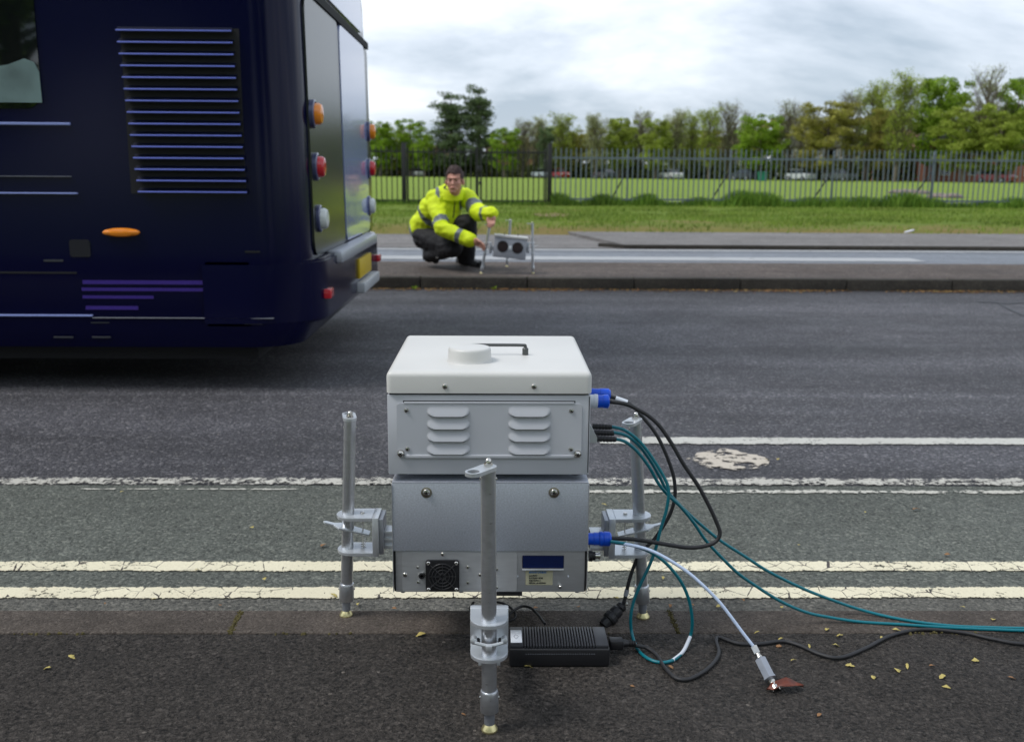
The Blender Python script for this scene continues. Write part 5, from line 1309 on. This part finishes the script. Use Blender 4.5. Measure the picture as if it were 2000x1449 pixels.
for i, sp_ in enumerate(spots):
    px, py, k = sp_[:3]; s = sp_[3] if len(sp_) > 3 else 1
    onp = py > 1190; q = G(px, py, .0018 if onp else ZR+.0085)
    if not used[k]: o_ = protos[k]; used[k] = True
    else: o_ = protos[k].copy(); COL.objects.link(o_)
    o_.location = q; o_.rotation_euler = (random.uniform(-.3, .3), random.uniform(-.3, .3), random.uniform(0, 6.28)); o_.scale = (s*1.15*random.uniform(.8, 1.2), s*1.1*random.uniform(.6, 1.2), s*.8)
    hzn = 'far left' if px < 350 else ('left of the tripod case' if px < 760 else ('close by the tripod case' if px < 1200 else ('below the looping cables' if px < 1440 else ('near the hose fitting' if px < 1680 else 'towards the right edge'))))
    szw = 'large ' if s > 1.25 else ('tiny ' if s < .9 else 'small ')
    c = 'brown' if k == 1 else ('slim yellow' if k == 2 else ('curled yellow' if k == 3 else 'yellow'))
    w = 'near pavement' if py > 1236 else ('near kerb stones' if py > 1190 else ('gutter strip' if py > 1168 else 'road beyond the kerb'))
    tag(o_, '%s%s fallen petal on the %s, %s' % (szw, c, w, hzn), 'leaf', 'fallen petals on the %s' % w)

# ================================================================== FAR INSTRUMENT + PERSON
fb = G(990, 521, 0); f1 = G(940, 534.5, 0); f2 = G(1041, 534.5, 0)
t1_ = Y(957, 439, f1.y); t2_ = Y(1039.5, 438, f2.y); t3_ = Y(997, 431, fb.y)
YD = (f1.y+f2.y)/2-.07
fi = empty('reflector_unit', ((f1.x+f2.x)/2, YD+.08, 0)); tag(fi, 'pale grey box with two round openings on three legs beside the crouching man', 'instrument stand')
fo = fi.location
def LF(v): return (v.x-fo.x, v.y-fo.y, v.z)
bx0, bz1 = Y(964, 461, YD).x, Y(964, 461, YD).z; bx1 = Y(1028.5, 470, YD).x; bz0 = Y(1026, 508, YD).z
bw_ = (bx1-bx0); bcx = (bx0+bx1)/2-fo.x; bcz = (Y(996, 466, YD).z + Y(994, 505, YD).z)/2; bhh = (Y(996, 466, YD).z - Y(994, 505, YD).z)/2
Tb = Matrix.Translation((bcx, YD-fo.y, bcz)) @ Matrix.Rotation(R(5.5), 4, 'Y')
b = MB(); b.box(-bw_/2, bw_/2, 0, .14, -bhh, bhh, bev=.004); b.xf(Tb); fbody = b.build('body', mat('pale_grey_enamel', (.36, .38, .42), .5), fi)
b = MB(); b.box(-bw_/2-.004, bw_/2+.004, -.006, .145, bhh+.0005, bhh+.022, bev=.004); b.xf(Tb); b.build('lid', 'lidw', fi)
for s_ in (-.062, .062):
    b = MB(); b.lathe([(.050, 0), (.050, .004), (.045, .005), (.045, -.0)], c=(s_*1.05, 0, .012), axis=(0, -1, 0), n=36); b.xf(Tb); rg_ = b.build('lens_ring', 'black', fbody)
    b = MB(); b.lathe([(.044, 0), (.044, .003), (.030, .0032)], c=(s_*1.05, 0, .012), axis=(0, -1, 0), n=36); b.xf(Tb); b.build('lens', mat('lens_hand_reflection', (.03, .02, .02), .08, spec=.8), rg_)  # brown reflection of the hand put into the dark lens colour
b = MB(); b.box(-.018, .018, -.004, 0.001, -.012, .024, bev=.001); b.xf(Tb); b.build('sticker', mat('white_sticker', (.75, .80, .82), .4), fbody)
for s_ in (-.06, .06):
    b = MB(); b.tube([(s_, .05, bhh+.02), (s_, .05, bhh+.045)], .003, 6, 1); b.xf(Tb); b.build('pin', 'black', fi)
legz = (bcz-.045, bcz+.045)
leg(fi, LF(f1), LF(t1_), link_dir=(-1, .1), br_dir=(1, 0), br_z=legz, rail_to=(.11, bcz-.018, bcz+.018, .018), br_len=.030)
leg(fi, LF(f2), LF(t2_), link_dir=(-1, .1), br_dir=(-1, 0), br_z=legz, rail_to=(.11, bcz-.018, bcz+.018, .018), br_len=.030)
leg(fi, LF(fb), LF(t3_), link_dir=(-1, .1), br_dir=(0, -1), br_z=legz, rail_to=(.30, bcz-.018, bcz+.018, .018), br_len=.040)

# ---- organic body helper
def organic(segs, voxel, smooth_it=6, balls=(), squash=None):
    b = MB()
    for (p0, r0, p1, r1) in segs:
        p0, p1 = V(p0), V(p1); b.cyl(p0, p1, r0, r1, 20)
        for p, r in ((p0, r0), (p1, r1)):
            s = bmesh.new(); bmesh.ops.create_icosphere(s, subdivisions=3, radius=r); b.add(s, Matrix.Translation(p))
    for (c, rad, rot) in balls:
        s = bmesh.new(); bmesh.ops.create_icosphere(s, subdivisions=3, radius=1); b.add(s, Matrix.Translation(c) @ rot @ Matrix.Diagonal((*rad, 1)))
    me = bpy.data.meshes.new('tmp'); b.bm.to_mesh(me); b.bm.free(); ob = bpy.data.objects.new('tmp', me); COL.objects.link(ob)
    md = ob.modifiers.new('r', 'REMESH'); md.mode = 'VOXEL'; md.voxel_size = voxel; md.use_smooth_shade = True
    ms_ = ob.modifiers.new('s', 'SMOOTH'); ms_.iterations = smooth_it; ms_.factor = .6
    bpy.context.view_layer.update(); dg = bpy.context.evaluated_depsgraph_get()
    res = bpy.data.meshes.new_from_object(ob.evaluated_get(dg)); bpy.data.objects.remove(ob)
    for p in res.polygons: p.use_smooth = True
    return res
def segt(p, a, b):
    d = b-a; t = (p-a).dot(d)/d.length_squared; tc = max(0, min(1, t)); return t, (p-(a+d*tc)).length
# joints
J = dict(pel=Y(836, 452, 9.50), rhip=Y(832, 462, 9.42), lhip=Y(856, 458, 9.55), rkn=Y(886, 484, 9.02), lkn=Y(914, 436, 9.08), ran=Y(838, 503, 9.38), lan=Y(912, 508, 9.22),
         chest=Y(857, 410, 9.36), upch=Y(876, 384, 9.24), neck=Y(885, 380, 9.14), head=Y(888, 354, 9.06),
         rsh=Y(850, 389, 9.20), lsh=Y(911, 386, 9.24), rel=Y(864, 446, 8.96), rwr=Y(925, 472, 8.82), lel=Y(936, 416, 8.98), lwr=Y(962, 418, 8.80))
pr = empty('person', (J['pel'].x, J['pel'].y, 0)); tag(pr, 'crouching man in yellow hi-vis jacket and black trousers adjusting the far instrument', 'person')
off = -V(pr.location)
Jl = {k: v+off for k, v in J.items()}
def person_mesh(name, me, mats, fn=None, wr=0, parent=pr):
    if wr:
        for v in me.vertices:
            c_ = v.co+V((mnoise.noise(v.co*5), mnoise.noise(v.co*5+V((9, 0, 0))), 0))*.08
            n_ = (.5-abs(mnoise.noise(V((c_.x*7, c_.y*7, c_.z*17)))))*.8+mnoise.noise(v.co*26)*.3; v.co += v.normal*(n_*wr)
    me.materials.clear()
    for q in mats: me.materials.append(M[q])
    if fn:
        for p in me.polygons: p.material_index = fn(p.center)
    me.name = name; return mesh_obj(name, me, parent)
j = Jl
# trousers
me = organic([(j['rhip'], .115, j['rkn'], .082), (j['rkn'], .080, j['ran']+V((0, 0, .02)), .062), (j['lhip'], .115, j['lkn'], .085), (j['lkn'], .085, j['lan']+V((-.01, 0, .03)), .080), (j['rhip'], .125, j['lhip'], .125), (j['pel'], .13, j['rhip'], .12)], .011, 8)
person_mesh('trousers', me, ['trouser'], wr=.020)
# jacket
lat = (j['lsh']-j['rsh']).normalized()
rsl, lsl = j['rsh'], j['lsh']
jseg = dict(torso=(j['pel']+V((-.01, 0, .045)), j['upch']))
me = organic([(j['pel']+V((-.02, .0, .035)), .155, j['chest'], .150), (j['chest'], .150, j['upch'], .112), (j['chest']+lat*.06, .125, j['upch']+lat*.06, .085), (j['chest']-lat*.06, .13, j['upch']-lat*.06, .09),
              (j['upch']+V((0, -.02, -.02)), .115, Y(878, 424, 9.22)+off, .105), (Y(878, 424, 9.22)+off, .11, j['pel']+V((.05, -.02, .05)), .13), (j['upch'], .10, j['rsh'], .084), (j['upch'], .10, j['lsh'], .076), (j['rsh'], .084, j['rel'], .068), (j['rel'], .068, j['rwr']+(j['rel']-j['rwr']).normalized()*.035, .056),
              (j['lsh'], .080, j['lel'], .070), (j['lel'], .070, j['lwr']+(j['lel']-j['lwr']).normalized()*.02, .058), (j['upch'], .10, j['neck']+V((0, .01, -.01)), .076)], .009, 6)
arms = [('ru', j['rsh'], j['rel'], [(.72, .90)]), ('rf', j['rel'], j['rwr'], [(.50, .64)]), ('lu', j['lsh'], j['lel'], [(.52, .84)]), ('lf', j['lel'], j['lwr'], [(.42, .60)])]
ta, tb_ = j['pel']+V((-.01, 0, .02)), j['upch']
def jm(c):
    best = None
    t, d = segt(c, ta, tb_); best = ('t', t, d-.075)
    for nm, a, b_, bands in arms:
        t2, d2 = segt(c, a, b_); 
        if d2-.0 < best[2] and t2 > .12: best = (nm, t2, d2, bands)
    if best[0] == 't':
        t = best[1]
        if -.22 < t < -.06 or .36 < t < .50: return 1
        s = (c-tb_).dot(lat)
        if t > .55 and .088 < abs(s) < .122 and c.z > j['chest'].z+.01: return 1
        return 0
    for a, b_ in best[3]:
        if a < best[1] < b_: return 1
    return 0
me.calc_loop_triangles()
jk = person_mesh('jacket', me, ['hivis', 'tape', 'navy'], jm, wr=.022)
# collar: standing yellow collar, dark lining
nk = j['neck']; hd = j['head']; nd = (hd-nk).normalized()
b = MB(); b.lathe([(.104, -.050), (.096, -.01), (.090, .040), (.085, .043), (.080, .02), (.080, -.02)], c=nk+V((-.006, .020, .012)), axis=(nd+V((-.1, .35, .3))).normalized(), n=28); b.build('collar', 'hivis', jk, smooth=60)
b = MB(); b.lathe([(.0795, -.03), (.083, .050), (.072, .052), (.070, -.02)], c=nk+V((-.006, .020, .012)), axis=(nd+V((-.05, .2, .3))).normalized(), n=28); b.build('collar_lining', 'navy', jk, smooth=60)
from mathutils.bvhtree import BVHTree
bv = BVHTree.FromPolygons([v.co.copy() for v in jk.data.vertices], [tuple(p.vertices) for p in jk.data.polygons])
zp_ = []
for k in range(9):
    px_, py_ = 889-k*.5, 392+k*4.2
    h_ = bv.ray_cast(CAM+off, ray(px_, py_).normalized())
    if h_[0] is not None: zp_.append(h_[0]+V((0, -.001, 0)))
if len(zp_) > 2: MB().tube(zp_, .0055, 6, 3).build('zip', 'navy', jk)
# head + hands as the body: one continuous mesh (torso core hidden inside the clothes joins them)
Rh = Matrix.Rotation(R(-8), 4, 'Z') @ Matrix.Rotation(R(-4), 4, 'X')
hw_ = .072
def hl(x, y, z): return hd + Rh @ V((x, y, z))
def hand_r():   # pinching the clamp, fingers pointing right/down
    w = j['rwr']; d = (Y(950, 480, 8.72)+off-w).normalized(); side = V((0, -.45, .9)).normalized(); side = (side-d*side.dot(d)).normalized()
    S = [(w-d*.06, .027, w, .025), (w, .024, w+d*.05+side*.012, .022), (w, .024, w+d*.05-side*.016, .020)]
    for k, (s_, L_) in enumerate(((.024, .068), (.008, .078), (-.008, .074), (-.022, .058))):
        b0 = w+d*.062+side*s_; m1 = b0+d*(L_*.5)+V((0, -.012, -.006)); e_ = m1+d*(L_*.42)+V((0.004, .004, -.016-.003*k)); S += [(w+d*.03+side*s_*.8, .0115, b0, .0100), (b0, .0098, m1, .0088), (m1, .0088, e_, .0074)]
    th0 = w+d*.012+side*.022; th1 = th0+d*.034+side*.012+V((0, -.022, 0)); th2 = th1+d*.032+V((0, -.004, -.012)); S += [(w, .016, th0, .014), (th0, .0125, th1, .0108), (th1, .0105, th2, .0088)]
    return S
def hand_l():   # hanging down over the leg top
    w = j['lwr']; d = (Y(958, 440, 8.76)+off-w).normalized(); side = V((1, -.2, 0)).normalized(); side = (side-d*side.dot(d)).normalized()
    S = [(w+(j['lel']-w).normalized()*.05, .026, w, .025), (w, .025, w+d*.045+side*.016, .022), (w, .025, w+d*.045-side*.014, .021)]
    for k, (s_, L_) in enumerate(((.026, .056), (.010, .068), (-.006, .066), (-.021, .060))):
        b0 = w+d*.060+side*s_; m1 = b0+d*(L_*.5)+V((.003, -.014, 0)); e_ = m1+d*(L_*.45)+V((-.008, .010, 0)); S += [(w+d*.03+side*s_*.8, .0115, b0, .0102), (b0, .0098, m1, .0090), (m1, .0088, e_, .0074)]
    th0 = w+d*.018-side*.026; th1 = th0+d*.034-side*.010+V((0, -.012, 0)); th2 = th1+d*.028+side*.006; S += [(w, .016, th0, .014), (th0, .0125, th1, .0108), (th1, .0105, th2, .0088)]
    return S
Rm = Rh
balls = [(hl(0, .008, .030), (.076, .096, .084), Rm), (hl(0, -.018, -.02), (.066, .072, .078), Rm), (hl(0, -.040, -.066), (.045, .044, .040), Rm), (hl(0, -.058, -.094), (.024, .024, .019), Rm),
         (hl(-.078, .012, -.012), (.010, .018, .030), Rm), (hl(.078, .012, -.012), (.010, .018, .030), Rm), (hl(0, -.088, .018), (.050, .014, .012), Rm),
         (hl(-.036, -.062, -.022), (.022, .014, .014), Rm), (hl(.036, -.062, -.022), (.022, .014, .014), Rm), (hl(0, -.086, -.064), (.024, .010, .010), Rm)]
body_segs = [(hl(0, -.086, .006), .008, hl(0, -.108, -.034), .0135), (nk+V((0, .02, -.04)), .058, hd+V((0, .02, -.05)), .055), (j['chest'], .05, nk, .045), (j['pel'], .05, j['chest'], .05),
             (nk+V((0, .02, -.06)), .035, j['rsh'], .03), (nk+V((0, .02, -.06)), .035, j['lsh'], .03), (j['rsh'], .04, j['rel'], .035), (j['rel'], .035, j['rwr'], .025), (j['lsh'], .04, j['lel'], .035), (j['lel'], .035, j['lwr'], .025)]
me = organic(body_segs + hand_r() + hand_l(), .0042, 2, balls)
def skm(c):
    l = Rh.inverted() @ (c-hd)
    if abs(l.x) < .020 and -.069 < l.z < -.062 and l.y < -.06: return 1
    return 0
bd_ = person_mesh('body', me, ['skin', 'lips'], skm)
for s_ in (-1, 1):
    b = MB(); s2 = bmesh.new(); bmesh.ops.create_icosphere(s2, subdivisions=3, radius=1); b.add(s2, Matrix.Translation(hl(s_*.031, -.0785, -.001)) @ Rm @ Matrix.Diagonal((.011, .006, .0045, 1))); b.build('eye', 'eye', pr)
    b = MB(); b.tube([hl(s_*.013, -.100, .014), hl(s_*.030, -.098, .019), hl(s_*.050, -.082, .014)], .0030, 8, 4); b.build('eyebrow', 'brow', pr)
# hair
b = MB(); s2 = bmesh.new(); bmesh.ops.create_icosphere(s2, subdivisions=5, radius=1)
dead = []
for v in s2.verts:
    c = v.co.copy(); r_ = 1+.10*mnoise.noise(c*5)+.07*mnoise.noise(c*14)
    up_ = max(0, c.z); frontq = max(0, -c.y)*up_
    v.co = V((c.x*.079, c.y*.100+.010, c.z*.098*(1+.30*frontq)+.038))*1.0
    v.co = V((v.co.x*r_, v.co.y*r_, v.co.z*r_))
    lim = .058+.012*mnoise.noise(c*9) if c.y < -.35 else (-.02 if c.y < .15 else -.06)
    if abs(c.x) > .75 and c.y < .2: lim = -.012
    if v.co.z < lim: dead.append(v)
bmesh.ops.delete(s2, geom=dead, context='VERTS'); b.add(s2, Matrix.Translation(hd) @ Rm)
ho = b.build('hair', 'hair', pr, smooth=60); md = ho.modifiers.new('s', 'SOLIDIFY'); md.thickness = .018; md.offset = -1
# boots
def boot(heel, toe, lift, name='boot'):
    d = (toe-heel); L_ = d.length; d.normalize(); side = V((-d.y, d.x, 0)).normalized()
    me = organic([(heel+V((0, 0, .035)), .036, heel.lerp(toe, .35)+V((0, 0, .040)), .042), (heel.lerp(toe, .35)+V((0, 0, .038)), .042, toe-d*.04+V((0, 0, .030)), .036), (toe-d*.04+V((0, 0, .030))+side*.01, .034, toe-d*.04+V((0, 0, .028))-side*.01, .034), (heel+d*.04+V((0, 0, .045)), .045, lift, .050)], .007, 4)
    for v in me.vertices: v.co.z = max(v.co.z, min(heel.z, toe.z)+.006) if abs(heel.z-toe.z) < .02 else v.co.z
    o2 = person_mesh(name, me, ['boot'])
    return o2
hz0 = G(897, 513, 0)+off; tz0 = G(940, 523, 0)+off
ho1 = Y(912, 500, 9.2)+off
bt = boot(hz0, tz0+(tz0-hz0).normalized()*.02, ho1)
MB().box(0, (tz0-hz0).length, -.042, .042, 0.001, .022, bev=.008, mtx=Matrix.Translation(V((hz0.x, hz0.y, 0))) @ Matrix.Rotation(math.atan2((tz0-hz0).y, (tz0-hz0).x), 4, 'Z')).build('sole', 'tyre', bt)
toe2 = G(857, 519, 0)+off; heel2 = Y(832, 494, 9.56)+off
bt = boot(V((heel2.x, heel2.y, heel2.z-.03)), toe2, Y(840, 496, 9.42)+off)
q1 = Y(855, 504, 9.15)+off
b = MB(); 
for k in range(3): b.tube([q1+V((-.015, 0, k*.012)), q1+V((0, -.008, .004+k*.012)), q1+V((.015, 0, k*.012))], .003, 6, 3)
b.build('laces', 'stud', bt)

# ================================================================== trees behind the camera (seen in the bus windows and paint)
for i, (x_, y_, h_, s_) in enumerate(((-10, -12, 8, 1.2), (-4, -14, 9, 1.2), (3, -15, 8, 1.2), (9, -14, 9, 1.2), (-16, -12, 9, 1.3))):
    key = ('dense', 'lf_green', i % 2)
    if key not in _tc:
        tm, cm = tree_meshes('dense', 90+i); cm.materials.append(M['lf_green']); _tc[key] = (tm, cm)
    tm, cm = _tc[key]; r = empty('tree', (x_, y_, 0), i*1.3); r.scale = (s_, s_, h_/10); mesh_obj('trunk', tm, r); mesh_obj('crown', cm, r)
    tag(r, 'broad green tree on the near side of the road, behind the viewpoint', 'tree', 'trees behind the viewpoint')

# ------------------------------------------------------------------ keep the tree at thing > part > sub-part
def depth(o):
    d = 0
    while o.parent: o = o.parent; d += 1
    return d
for o in list(bpy.data.objects):
    while depth(o) > 2: o.parent = o.parent.parent
